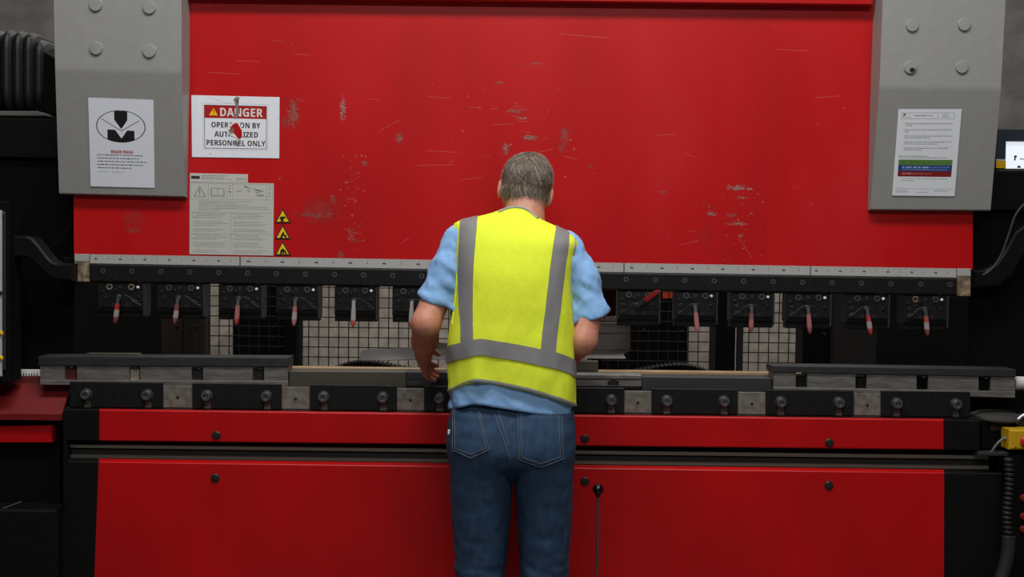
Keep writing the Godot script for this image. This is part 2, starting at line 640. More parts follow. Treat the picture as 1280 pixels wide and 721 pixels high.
	# --- black side frames
	for s in [[-40.0, 91.0, 146.0], [1216.5, 1330.0, 212.0]]:
		var z := -0.1
		var a := P(s[0], s[2], z)
		var b := P(s[1], s[2], z)
		st = begin()
		box(st, Vector3(a.x, 0, -1.15), Vector3(b.x, a.y, z), 0.008)
		var fr := obj("side_frame", st, mats["void_black"], t)
		st = begin()
		box(st, Vector3(a.x + 0.03, a.y - 0.14, z + 0.001), Vector3(b.x - 0.002, a.y - 0.004, z + 0.02), 0.004)
		obj("upper_panel", st, blk, fr)
	# --- tan topped rail along the bed behind the dies
	st = begin()
	extr(st, band(362, 458.4, 462.6, 1062, 466.6, 470.8, -0.075), -0.075, -0.115, 0.002)
	var sr := obj("support_rail", st, mat("tan_strip", Color(0.72, 0.60, 0.45), 0.5, 0.1), t)
	st = begin()
	extr(st, band(362, 462.8, 519, 1062, 471.0, 527.5, -0.078), -0.078, -0.112, 0.002)
	obj("rail_web", st, mats["dark_steel"], sr)
	# --- black box at the bed's right end
	st = begin()
	extr(st, poly([[1226.5, 523], [1300, 524], [1300, 562], [1226.5, 561]], 0.05), 0.05, -0.099, 0.004)
	var eb := obj("end_box", st, mats["void_black"], t)
	st = begin()
	extr(st, band(1222, 564.6, 569.5, 1262, 565, 570, 0.1), 0.105, 0.065, 0.002)
	obj("ledge", st, mats["dark_steel"], eb)
	st = begin()
	extr(st, band(1238, 526, 538, 1262, 526.5, 538, 0.052), 0.0535, 0.0502, 0.0005)
	obj("rust_patch", st, mat("rust_brown", Color(0.16, 0.085, 0.05), 0.8), eb)
	# --- die holder: dark ledge line, bare blocks, black clamp plates with their bolts
	st = begin()
	extr(st, band(84, 508.5, 513, 1225, 521.5, 526, 0.06), 0.07, -0.07, 0.001)
	obj("holder_ledge", st, mat("ledge_dark", Color(0.09, 0.095, 0.085), 0.5, 0.2), t)
	st = begin()
	extr(st, band(88, 484.2, 509, 1213, 499.0, 521.6, 0.062), 0.062, -0.07, 0.002)
	obj("die_holder", st, mats["bare_block"], t)
	var gaps := [[204.0, 240.0], [352.0, 387.0], [496.0, 530.0], [638.0, 672.0], [780.5, 814.5], [922.5, 957.0], [1067.5, 1101.0]]
	for g in gaps:
		st = begin()
		var a: float = 480.5 + (g[0] - 88) * 0.0113
		var b: float = 480.5 + (g[1] - 88) * 0.0113
		extr(st, band(g[0], a, a + 27.5, g[1], b, b + 27.5, 0.066), 0.066, 0.0622, 0.001)
		var k := obj("holder_block", st, mats["bare_block"], t)
		st = begin()
		lathe(st, P((g[0] + g[1]) / 2, a + 15.0, 0.0662), Vector3.BACK, [Vector2(0.005, 0), Vector2(0.005, 0.0005), Vector2(0, 0.0005)], 14)
		obj("dowel_hole", st, mats["dark_hole"], k)
	var plates := [[87.0, 203.5, 108.0, 184.0], [240.5, 351.5, 258.5, 333.0], [387.5, 495.5, 404.5, 478.5], [530.5, 637.5, 549.0, 621.0], [672.5, 780.0, 690.0, 764.0], [815.0, 922.0, 833.5, 905.0], [957.5, 1067.0, 976.0, 1048.5], [1101.5, 1213.0, 1121.0, 1195.0]]
	for p in plates:
		clamp_plate(t, p)

func lower_panel(t: Node3D, called: String, m: Material, x0: float, x1: float, xb0: float, xb1: float) -> void:
	var zb := 0.09
	var y0 := 577.0 + (x0 - 123) * 0.0129
	var y1 := 577.0 + (x1 - 123) * 0.0129
	var st := begin()
	var a := P(x0, y0, zb)
	var b := P(x1, y1, zb)
	var k0 := P(x0, y0 - 3.8, 0.066)
	var k1 := P(x1, y1 - 3.8, 0.066)
	var bl := P(xb0, 721, zb)
	var br := P(xb1, 721, zb)
	# carried on down to the floor
	bl = a + (bl - a) * (a.y / (a.y - bl.y))
	br = b + (br - b) * (b.y / (b.y - br.y))
	var ch := 0.003
	var a2 := a + Vector3(0, -ch, 0)
	var b2 := b + Vector3(0, -ch, 0)
	var a1 := a + Vector3(0, 0, -ch)
	var b1 := b + Vector3(0, 0, -ch)
	face(st, [a2, b2, br, bl], Vector3.BACK)
	face(st, [a1, b1, b2, a2], Vector3(0, 1, 1))
	face(st, [k0, k1, b1, a1], Vector3(0, 1, 0.3))
	var d := Vector3(0, 0, -0.06)
	face(st, [a2, bl, bl + d, a2 + d], Vector3.LEFT)
	face(st, [b2, br, br + d, b2 + d], Vector3.RIGHT)
	face(st, [a2 + d, b2 + d, br + d, bl + d], Vector3.FORWARD)
	obj(called, st, m, t)

func cover(t: Node3D, m: Material, q: Array) -> void:
	# q: top left, top right, bend right, bend left, bottom right, bottom left
	var zt := 0.100
	var zl := 0.028
	var tl := P(q[0][0], q[0][1], zt)
	var tr := P(q[1][0], q[1][1], zt)
	var br := P(q[2][0], q[2][1], zt)
	var bl := P(q[3][0], q[3][1], zt)
	var er := P(q[4][0], q[4][1], zl)
	var el := P(q[5][0], q[5][1], zl)
	var st := begin()
	var zb := 0.0012
	var f := func(v: Vector3) -> Vector3: return Vector3(v.x, v.y, zb)
	# a soft fold: five strips round the bend
	var prev := [tl, tr]
	for i in 7:
		var s := float(i) / 6.0
		var top_l := bl + (tl - bl).normalized() * 0.010
		var top_r := br + (tr - br).normalized() * 0.010
		var low_l := bl + (el - bl).normalized() * 0.010
		var low_r := br + (er - br).normalized() * 0.010
		var cl := top_l.lerp(bl, s).lerp(bl.lerp(low_l, s), s)
		var cr := top_r.lerp(br, s).lerp(br.lerp(low_r, s), s)
		face(st, [prev[0], prev[1], cr, cl], Vector3.BACK)
		face(st, [prev[0], cl, f.call(cl), f.call(prev[0])], Vector3.LEFT)
		face(st, [prev[1], cr, f.call(cr), f.call(prev[1])], Vector3.RIGHT)
		prev = [cl, cr]
	var e2l := el + Vector3(0, -0.004, -0.006)
	var e2r := er + Vector3(0, -0.004, -0.006)
	for s in [[prev[0], prev[1], er, el], [el, er, e2r, e2l]]:
		face(st, s, Vector3(0, -0.4, 1))
		face(st, [s[0], s[3], f.call(s[3]), f.call(s[0])], Vector3.LEFT)
		face(st, [s[1], s[2], f.call(s[2]), f.call(s[1])], Vector3.RIGHT)
	face(st, [e2l, e2r, f.call(e2r), f.call(e2l)], Vector3.DOWN)
	face(st, [f.call(tl), f.call(tr), f.call(e2r), f.call(e2l)], Vector3.FORWARD)
	obj("side_cover", st, m, t)

func cover_bolt(cov: Node3D, p: Array, m: Material, r: float) -> void:
	var st := begin()
	var k := r * (4.05 - 0.1) / F
	lathe(st, P(p[0], p[1], 0.0998), Vector3.BACK, [Vector2(k, 0), Vector2(k, 0.004), Vector2(k * 0.93, 0.006), Vector2(0, 0.0065)], 24)
	obj("bolt", st, m, cov)

func clamp_plate(t: Node3D, p: Array) -> void:
	var s := 0.0113
	var y0: float = 477.3 + (p[0] - 87) * s
	var y1: float = 477.3 + (p[1] - 87) * s
	var z := 0.074
	var h := 30.8
	# plate with two open slots at its foot
	var pts := [[p[0], y0], [p[1], y1], [p[1], y1 + h]]
	for k in [3, 2]:
		var bx: float = p[k]
		var by: float = 477.3 + (bx - 87) * s + h
		for w in [[4.6, 0.0], [4.6, -9.0], [3.0, -12.0], [-3.0, -12.0], [-4.6, -9.0], [-4.6, 0.0]]:
			pts.append([bx + 0.6 + w[0], by + w[1]])
	pts.append([p[0], y0 + h])
	var st := begin()
	extr(st, poly(pts, z), z, 0.0622, 0.0012)
	var o := obj("clamp_plate", st, mats["clamp_black"], t)
	for k in [2, 3]:
		var bx: float = p[k]
		var by: float = 477.3 + (bx - 87) * s + 15.2
		st = begin()
		lathe(st, P(bx, by, z), Vector3.BACK, [Vector2(0.0205, 0), Vector2(0.0205, 0.003), Vector2(0.0185, 0.004), Vector2(0.0165, 0.004)], 22)
		obj("washer", st, mats["dark_steel"], o)
		st = begin()
		screw(st, P(bx, by, z + 0.0035), Vector3.BACK, 0.0165, 0.018, 22)
		obj("bolt", st, mats["bolt_steel"], o)

func scratched_red() -> StandardMaterial3D:
	# the plate's print: 1126 x 398 pixels of the photograph drawn at 1.6 times
	var k := 1.6
	var w := int(1126 * k)
	var h := int(398 * k)
	var img := Image.create(w, h, false, Image.FORMAT_RGB8)
	var base := Color(0.72, 0.025, 0.045)
	img.fill(base)
	var n := FastNoiseLite.new()
	n.seed = 5
	n.frequency = 0.004
	n.fractal_octaves = 4
	for by in range(0, h, 4):
		for bx in range(0, w, 4):
			var v := n.get_noise_2d(bx * 1.0, by * 0.35) * 0.10
			img.fill_rect(Rect2i(bx, by, 4, 4), base.lightened(v) if v > 0 else base.darkened(-v))
	var at := func(x: float, y: float) -> Vector2: return Vector2((x - 90.5) * k, (y + 60.0) / (378.5 + (x - 92.0) * 0.0165) * h)
	var brown := Color(0.50, 0.31, 0.27)
	var pale := Color(0.68, 0.60, 0.57)
	# rubbed patches: x, y, half width, half height, strength
	var patches := [[364, 138, 8, 20, 0.8], [354, 148, 6, 9, 0.5], [426, 132, 4, 15, 1.0], [497, 168, 6, 8, 0.8], [453, 201, 5, 4, 0.8], [398, 262, 24, 18, 0.45], [390, 267, 30, 4, 0.55], [415, 248, 4, 10, 0.6], [424, 318, 5, 6, 0.7],
		[437, 290, 6, 10, 0.5], [442, 300, 8, 4, 0.5], [620, 98, 6, 2, 0.8], [640, 133, 12, 4, 0.7], [650, 142, 8, 2, 0.9], [660, 167, 11, 4, 0.9], [629, 181, 5, 8, 0.9], [703, 163, 6, 12, 0.7], [699, 178, 5, 7, 0.6], [736, 203, 5, 3, 0.6],
		[918, 230, 13, 3.8, 1.0], [934, 231.5, 6, 1.6, 1.0], [924, 243, 8, 1.6, 0.9], [887, 264, 7, 3.5, 0.9], [913, 266, 7, 4, 0.7], [920, 277, 12, 2.6, 0.9], [925, 293, 5, 3, 0.8], [826, 236, 6, 2.5, 0.7], [789, 232, 4, 3, 0.4], [877, 250, 2, 5, 0.5], [884, 255, 3, 2, 0.7],
		[164, 287, 14, 4, 0.55], [165, 272, 16, 14, 0.35], [880, 295, 7, 18, 0.25], [668, 75, 8, 1.6, 0.8], [644, 76, 5, 1.2, 0.5]]
	var g := FastNoiseLite.new()
	g.seed = 9
	g.frequency = 0.09
	g.fractal_octaves = 3
	for p in patches:
		var c: Vector2 = at.call(p[0], p[1])
		var rx: float = p[2] * k
		var ry: float = p[3] * k
		for y in range(int(c.y - ry * 1.4), int(c.y + ry * 1.4)):
			for x in range(int(c.x - rx * 1.4), int(c.x + rx * 1.4)):
				if x < 0 or y < 0 or x >= w or y >= h:
					continue
				var d: float = Vector2((x - c.x) / rx, (y - c.y) / ry).length()
				var v: float = clampf((1.05 - d) * 1.8 + g.get_noise_2d(x * 0.8, y * 2.2) * 1.5, 0.0, 1.0) * clampf((1.4 - d) * 3.0, 0, 1) * p[4]
				if v > 0.02:
					var over := brown.lerp(pale, clampf(p[4] - 0.55 + g.get_noise_2d(x * 1.2, y * 4.0 + 99.0) * 1.6, 0, 1) * p[4])
					img.set_pixel(x, y, img.get_pixel(x, y).lerp(over, v * 0.95))
	# thin scratches
	for s in [[426, 112, 428, 126], [424, 138, 427, 146], [296, 73.5, 322, 74], [367, 64, 386, 65], [338, 48, 350, 48], [700, 40, 760, 45], [820, 165, 842, 163], [853, 187, 866, 192], [630, 134, 656, 131], [640, 128, 650, 128], [640, 140, 657, 143], [646, 147, 656, 147], [655, 161, 662, 161], [600, 130, 584, 129], [610, 131, 620, 131], [858, 287, 868, 288], [905, 278, 935, 278], [923, 297, 940, 322], [430, 246, 446, 250], [440, 290, 452, 292], [500, 304, 512, 296], [575, 222, 600, 219], [560, 200, 566, 196], [700, 190, 720, 196], [434, 285, 441, 300], [439, 244, 444, 252], [1010, 250, 1016, 254], [1020, 120, 1050, 118], [970, 60, 1010, 62], [530, 185, 570, 187], [520, 204, 566, 203], [533, 116, 560, 118], [460, 120, 472, 121], [612, 152, 640, 150], [670, 186, 690, 182], [470, 162, 500, 145], [850, 305, 872, 300], [370, 120, 380, 124], [260, 88, 300, 90]]:
		draw_line_on(img, at.call(s[0], s[1]), at.call(s[2], s[3]), 1.6, Color(0.72, 0.36, 0.33))
	# flecks, thickest along two streaks and near the head
	for i in 300:
		var a: float
		var b: float
		var z := rng.randi() % 4
		if z == 0:
			a = rng.randfn(438, 7)
			b = rng.randf_range(190, 322)
		elif z == 1:
			a = rng.randfn(655, 45)
			b = rng.randfn(170, 35)
		elif z == 2:
			a = rng.randfn(925, 14)
			b = rng.randf_range(225, 325)
		else:
			a = rng.randf_range(240, 1075)
			b = rng.randf_range(15, 325)
		var p: Vector2 = at.call(a, b)
		var sz := 1 + int(rng.randf() * rng.randf() * 3.0)
		if p.x > 2 and p.y > 2 and p.x < w - 6 and p.y < h - 6:
			var fc := base.lerp(pale, rng.randf_range(0.15, 0.8))
			img.fill_rect(Rect2i(int(p.x), int(p.y), sz + rng.randi() % 3, sz), fc)
			img.fill_rect(Rect2i(int(p.x) + rng.randi_range(-2, 2), int(p.y) + rng.randi_range(-2, 2), sz, sz), base.lerp(fc, 0.7))
	var m := picture_mat(img, 0.42)
	m.metallic_specular = 0.4
	m.resource_name = "scratched_red_paint"
	return m

func scale_mat() -> StandardMaterial3D:
	var img := Image.create(1100, 56, false, Image.FORMAT_RGB8)
	img.fill(Color(0.70, 0.70, 0.69))
	for i in 1400:
		var v := rng.randf_range(0.6, 0.76)
		img.fill_rect(Rect2i(rng.randi() % 1100, rng.randi() % 56, 2 + rng.randi() % 14, 1), Color(v, v, v * 0.98))
	for i in 12:
		var x := 45 + i * 90
		img.fill_rect(Rect2i(x, 8, 3, 6), Color(0.25, 0.25, 0.25))
		img.fill_rect(Rect2i(x + 45, 8, 2, 4), Color(0.3, 0.3, 0.3))
		if i % 2 == 0:
			img.fill_rect(Rect2i(x - 10, 24, 20, 9), Color(0.28, 0.28, 0.28))
		else:
			img.fill_rect(Rect2i(x - 4, 24, 7, 8), Color(0.4, 0.4, 0.4))
	img.fill_rect(Rect2i(0, 0, 3, 56), Color(0.15, 0.15, 0.15))
	var m := picture_mat(img, 0.45)
	m.metallic = 0.15
	return m

# ---------------------------------------------------------------- quick-release punch holders under the rail
func punch_holders() -> void:
	var list := [
		[120.0, 179.5, ["red", "lever_grey", "lever_dull"], "first black punch holder from the ruler's left end, bright red band on its lever"],
		[194.5, 254.5, ["dull", "lever_grey", "lever_dull"], "second black punch holder from the left, dull dark red lever with pale middle"],
		[272.0, 327.5, ["pink", "lever_pink", "lever_red"], "third black punch holder from the left, pink lever with reddish ends"],
		[344.0, 398.5, ["pink", "lever_grey", "lever_pink"], "fourth black punch holder from the left, pale pink lever fading to grey"],
		[417.5, 471.0, ["grey", "lever_grey", "lever_red"], "punch holder with a mostly grey lever tipped red, left of the worker's arm"],
		[490.0, 543.5, ["grey", "lever_grey", "lever_red"], "black punch holder half hidden behind the worker's bare left arm"],
		[563.0, 616.5, ["red", "lever_grey", "lever_red"], "black punch holder hidden behind the left half of the worker's vest"],
		[635.0, 688.5, ["red", "lever_grey", "lever_red"], "black punch holder hidden behind the right half of the worker's vest"],
		[702.0, 752.0, ["red", "lever_grey", "lever_red"], "black punch holder hidden behind the worker's right sleeve"],
		[773.0, 825.5, ["red", "lever_red", "lever_red"], "black punch holder whose red lever is swung up to the right"],
		[844.5, 897.5, ["pink", "lever_pink", "lever_pink"], "black punch holder with a plain faded pink lever, beside the raised lever"],
		[914.5, 968.5, ["dull", "lever_pink", "lever_dull"], "black punch holder with a dusky pink lever, above the widest bright mesh"],
		[984.5, 1040.0, ["pink", "lever_pink", "lever_dull"], "third black punch holder from the right end, greyish pink lever"],
		[1059.0, 1113.0, ["red", "lever_grey", "lever_red"], "second black punch holder from the right end, red lever with white band"],
		[1131.5, 1186.5, ["orange", "lever_grey", "lever_dull"], "first black punch holder from the right end, orange-topped grey lever"]]
	for i in list.size():
		var e: Array = list[i]
		var xc: float = (e[0] + e[1]) / 2
		var yt := 353.8 + (xc - 150) * 0.0155
		var zf := 0.018
		var top := P(xc, yt, zf)
		var wid: float = (e[1] - e[0]) * (4.05 - zf) / F
		punch_holder(e, top, wid, i)

func punch_holder(e: Array, top: Vector3, w: float, i: int) -> void:
	var h := 0.118
	var t := thing("punch_holder", e[3], "tool clamp", Vector3(top.x, top.y - h, -0.02), "punch holders along the tool rail")
	var m: Material = mats["clamp_black"]
	var zf := 0.038
	var st := begin()
	# body: a back block, thinner lower jaw (local axes, base at the jaw's foot)
	extr(st, rect2(-w / 2, 0.022, w / 2, h), zf - 0.012, -0.045, 0.002)
	obj("body", st, m, t, true)
	st = begin()
	extr(st, rect2(-w / 2 + 0.001, 0.0, w / 2 - 0.001, 0.031), zf - 0.016, -0.03, 0.003)
	obj("lower_jaw", st, mats["black_paint"], t, true)
	st = begin()
	extr(st, rect2(-w / 2, 0.029, w / 2, 0.034), zf - 0.008, zf - 0.0122, 0.001)
	obj("ledge", st, m, t, true)
	# raised front plate: a low arch
	var pts := PackedVector2Array()
	for q in [[-0.46, 0.036], [0.46, 0.036], [0.44, 0.046], [0.30, 0.056], [0.20, 0.072], [0.10, 0.079], [-0.10, 0.079], [-0.20, 0.072], [-0.30, 0.056], [-0.44, 0.046]]:
		pts.append(Vector2(q[0] * w, q[1]))
	st = begin()
	extr(st, pts, zf - 0.005, zf - 0.0122, 0.0015)
	obj("front_arch", st, m, t, true)
	st = begin()
	extr(st, rect2(w * 0.475, 0.008, w * 0.5 + 0.002, h - 0.001), zf - 0.006, -0.03, 0.0006)
	obj("side_plate", st, mats["dark_steel"], t, true)
	# hexagon sockets, stud, white pin
	for x in [-0.24, 0.22]:
		st = begin()
		lathe(st, Vector3(x * w, h - 0.013, zf - 0.0122), Vector3.BACK, [Vector2(0.0112, 0), Vector2(0.0112, 0.003), Vector2(0.0075, 0.003), Vector2(0.007, 0.001)], 6)
		obj("socket_screw", st, mats["rusty_end"] if (i == 14 and x < 0) or i == 0 else mats["bolt_steel"], t, true)
		st = begin()
		lathe(st, Vector3(x * w, h - 0.013, zf - 0.0122), Vector3.BACK, [Vector2(0.0072, 0.0015), Vector2(0, 0.0015)], 12)
		obj("screw_socket", st, mats["dark_hole"], t, true)
	st = begin()
	lathe(st, Vector3(-0.02 * w, h - 0.012, zf - 0.0122), Vector3.BACK, [Vector2(0.006, 0), Vector2(0.006, 0.002), Vector2(0.003, 0.002), Vector2(0.002, 0.0005), Vector2(0, 0.0005)], 14)
	obj("small_screw", st, mats["dark_steel"], t, true)
	st = begin()
	lathe(st, Vector3(0.36 * w, h - 0.014, zf - 0.0122), Vector3.BACK, [Vector2(0.005, 0), Vector2(0.005, 0.003), Vector2(0.003, 0.0055), Vector2(0, 0.006)], 14)
	obj("white_pin", st, mats["white_paint"], t, true)
	for q in [[-0.34, 0.066], [0.36, 0.070], [-0.40, 0.088], [-0.12, 0.094], [-0.33, 0.042], [0.33, 0.043]]:
		st = begin()
		screw(st, Vector3(q[0] * w, q[1], zf - 0.0122), Vector3.BACK, 0.0062, 0.0035 if q[1] > 0.05 else 0.0085, 14)
		obj("small_screw", st, m, t, true)
	for x in [-0.14, 0.14]:
		st = begin()
		lathe(st, Vector3(x * w, 0.045, zf - 0.005), Vector3.BACK, [Vector2(0.0075, 0), Vector2(0.0075, 0.0005), Vector2(0, 0.0005)], 14)
		obj("pin_hole", st, mats["dark_hole"], t, true)
	for r in [[-0.40, 0.052, -0.30, 0.060], [0.26, 0.064, 0.36, 0.056], [-0.42, 0.074, -0.34, 0.078]]:
		st = begin()
		rod(st, Vector3(r[0] * w, r[1], zf - 0.0118), Vector3(r[2] * w, r[3], zf - 0.0118), 0.0014, 8)
		obj("spring_wire", st, mats["dark_steel"], t, true)
	# pivot and lever
	var pv := Vector3(-0.005, 0.070, zf - 0.006)
	st = begin()
	lathe(st, pv, Vector3.BACK, [Vector2(0.010, 0), Vector2(0.010, 0.006), Vector2(0.008, 0.008), Vector2(0, 0.009)], 18)
	obj("pivot", st, mats["dark_steel"], t, true)
	var up := i == 9
	var ang: float = (-0.96 if up else [-0.02, -0.05, 0.0, 0.0, 0.02, 0.0, 0.0, 0.0, 0.0, 0.0, 0.07, -0.06, 0.02, 0.08, 0.0][i])
	var dir := Vector3(sin(ang), -cos(ang), 0.30).normalized() if not up else Vector3(0.80, 0.60, 0.22).normalized()
	var side := dir.cross(Vector3.BACK).normalized()
	var nrm := side.cross(dir).normalized()
	if nrm.z < 0:
		nrm = -nrm
	# stem, then a flat handle of three painted bands, rounded and pointed at its end
	st = begin()
	slab(st, pv + nrm * 0.007, dir, side, nrm, [[0.0, 0.0065], [0.026, 0.0065]], 0.007)
	obj("lever_stem", st, mats["dark_steel"] if e[2][0] != "grey" else mats["lever_grey"], t, true)
	var s0 := pv + nrm * 0.007
	var L := 0.034 if up else 0.0
	st = begin()
	slab(st, s0, dir, side, nrm, [[0.024 + L * 0.2, 0.0075], [0.046 + L * 0.2, 0.0082]], 0.009)
	var lev := obj("lever", st, mats["lever_" + e[2][0]], t, true)
	st = begin()
	slab(st, s0, dir, side, nrm, [[0.046 + L * 0.2, 0.0083], [0.056, 0.0086], [0.070, 0.0084]], 0.0092)
	obj("lever_band", st, mats[e[2][1]], lev, true)
	st = begin()
	slab(st, s0, dir, side, nrm, [[0.070, 0.0083], [0.080, 0.0072], [0.089, 0.0035], [0.093, 0.0006]], 0.009)
	obj("lever_tip", st, mats[e[2][2]], lev, true)

# a bar of changing half width along dir
func slab(st: SurfaceTool, at: Vector3, dir: Vector3, side: Vector3, nrm: Vector3, prof: Array, th: float) -> void:
	var ch := 0.3
	var ring := func(p: Array) -> Array:
		var c: Vector3 = at + dir * p[0]
		var hw: float = p[1]
		var ht := minf(th / 2, hw)
		return [c + side * hw + nrm * ht * ch, c + side * hw * 0.75 + nrm * ht, c - side * hw * 0.75 + nrm * ht, c - side * hw + nrm * ht * ch, c - side * hw - nrm * ht * ch, c - side * hw * 0.75 - nrm * ht, c + side * hw * 0.75 - nrm * ht, c + side * hw - nrm * ht * ch]
	for k in range(prof.size() - 1):
		var a: Array = ring.call(prof[k])
		var b: Array = ring.call(prof[k + 1])
		var mid: Vector3 = at + dir * (prof[k][0] + prof[k + 1][0]) / 2
		for j in 8:
			face(st, [a[j], a[(j + 1) % 8], b[(j + 1) % 8], b[j]], (a[j] + a[(j + 1) % 8]) / 2 - at - dir * prof[k][0])
	face(st, ring.call(prof[0]), -dir)
	face(st, ring.call(prof[prof.size() - 1]), dir)

# ---------------------------------------------------------------- lower tooling on the die holder
func notched_die(t: Node3D, x0: float, x1: float, top: Array, notches: Array, fills: Array) -> void:
	# top: y of the upper edge, of the bar's foot, of the web's foot, of the flange's foot, at both ends
	var zf := 0.034
	var yy := func(k: int, x: float) -> float: return lerpf(top[k][0], top[k][1], (x - x0) / (x1 - x0))
	var st := begin()
	extr(st, band(x0, top[0][0], top[1][0], x1, top[0][1], top[1][1], zf + 0.006), zf + 0.006, -0.05, 0.0015)
	obj("top_bar", st, mats["dark_steel"], t)
	var edges := [x0 + 2.0]
	for n in notches:
		edges.append(n[0])
		edges.append(n[1])
	edges.append(x1 - 1.0)
	for k in range(0, edges.size(), 2):
		st = begin()
		extr(st, band(edges[k], yy.call(1, edges[k]), yy.call(2, edges[k]), edges[k + 1], yy.call(1, edges[k + 1]), yy.call(2, edges[k + 1]), zf), zf, -0.045, 0.001)
		obj("web", st, mats["die_steel"], t)
	st = begin()
	extr(st, band(x0 + 2, top[2][0], top[3][0], x1 - 1, top[2][1], top[3][1], zf + 0.008), zf + 0.008, -0.045, 0.001)
	obj("flange", st, mats["die_steel"], t)
	for k in notches.size():
		var n: Array = notches[k]
		var a: float = yy.call(1, n[0]) + 4.2
		var b: float = yy.call(2, n[0])
		if fills[k] != null:
			st = begin()
			extr(st, band(n[0] + 1.0, a, b, n[1] - 1.0, a, b, zf - 0.016), zf - 0.016, -0.04, 0.001)
			obj("notch_block", st, fills[k], t)
		st = begin()
		var r := 0.0055
		rod(st, P((n[0] + n[1]) / 2 + 1.5, a - 2.2, zf - 0.02), P((n[0] + n[1]) / 2 + 1.5, a - 2.2, zf - 0.004), r, 12)
		obj("notch_screw", st, mats["dark_steel"], t)

func dies() -> void:
	var t := thing("bottom_die", "notched steel bottom die at the left end of the bed, pale blocks in two notches", "die", P(205, 483, 0.0), "bottom dies on the bed")
	notched_die(t, 48, 361, [[445.3, 447.0], [456.5, 458.3], [475.3, 476.3], [480.8, 483.0]], [[81.0, 96.0], [161.5, 175.0], [239.5, 253.5], [316.0, 330.0]], [mats["lever_dull"], mat("cream_block", Color(0.66, 0.60, 0.54), 0.6), mats["dark_steel"], mats["dark_steel"]])
	# tan strip and plain dies in the middle
	t = thing("bottom_die", "plain low steel bottom die just right of the left notched die", "die", P(433, 483, 0.0), "bottom dies on the bed")
	var st := begin()
	extr(st, band(361.5, 463.8, 483.5, 507.5, 464.8, 485.0, 0.03), 0.03, -0.05, 0.0015)
	obj("body", st, mat("brown_steel", Color(0.33, 0.31, 0.28), 0.45, 0.5), t)
	t = thing("bottom_die", "short dark steel bottom die under the worker's left hand", "die", P(560, 485, 0.0), "bottom dies on the bed")
	st = begin()
	extr(st, band(508, 464.6, 482.0, 690, 466.5, 484.0, 0.03), 0.03, -0.05, 0.0015)
	obj("body", st, mats["dark_steel"], t)
	st = begin()
	extr(st, band(508, 473.0, 474.0, 690, 475.0, 476.0, 0.03), 0.0312, 0.0302, 0.0)
	obj("groove", st, mats["dark_hole"], t)
	t = thing("bottom_die", "grey steel bottom die with a dark slot, right of the worker's vest", "die", P(747, 485, 0.0), "bottom dies on the bed")
	st = begin()
	extr(st, poly([[690.5, 467.5], [802, 469.0], [802, 483.0], [690.5, 482.0]], 0.034), 0.034, -0.05, 0.0015)
	obj("body", st, mats["die_steel"], t)
	st = begin()
	extr(st, band(692, 472.2, 473.4, 801, 473.4, 474.6, 0.034), 0.0352, 0.0342, 0.0)
	obj("groove", st, mats["dark_hole"], t)
	st = begin()
	extr(st, poly([[759.5, 476], [764, 475.6], [764.5, 473], [770, 473.2], [770.5, 475.6], [774, 476], [773.5, 480.6], [759.5, 480.4]], 0.034), 0.0356, 0.0342, 0.0)
	obj("slot", st, mats["dark_hole"], t)
	t = thing("bottom_die", "smooth blue-grey steel bottom die between the worker and the right notched die", "die", P(883, 488, 0.0), "bottom dies on the bed")
	st = begin()
	extr(st, band(802.5, 470.6, 487.5, 964.5, 472.6, 491.5, 0.028), 0.028, -0.05, 0.0015)
	obj("body", st, mat("blue_steel", Color(0.27, 0.28, 0.30), 0.38, 0.6), t)
	t = thing("bottom_die", "notched dark bottom die at the right end of the bed", "die", P(1115, 490, 0.0), "bottom dies on the bed")
	notched_die(t, 964.8, 1270, [[457.0, 461.8], [465.0, 471.0], [484.0, 490.0], [488.0, 497.2]], [[995.0, 1009.0], [1069.5, 1083.5], [1146.0, 1160.5], [1223.5, 1238.5]], [mats["clamp_black"], mats["clamp_black"], mats["void_black"], mats["void_black"]])
	t = thing("die_block", "small dark steel block standing behind the dies right of the worker's elbow", "block", P(733, 466, -0.06))
	st = begin()
	extr(st, poly([[700, 450.5], [748, 451.2], [748, 464.4], [700, 463.6]], -0.05), -0.0515, -0.074, 0.002)
	obj("body", st, mat("brown_steel", Color(0.33, 0.31, 0.28), 0.45, 0.5), t)
	t = thing("steel_plate", "thin dull steel plate lying on top of the left notched die", "plate", P(140, 445, 0.0))
	st = begin()
	extr(st, poly([[108, 441.8], [172, 442.2], [174, 445.6], [106, 445.3]], -0.01), -0.005, -0.048, 0.0005)
	obj("body", st, mat("brown_steel", Color(0.33, 0.31, 0.28), 0.45, 0.5), t)

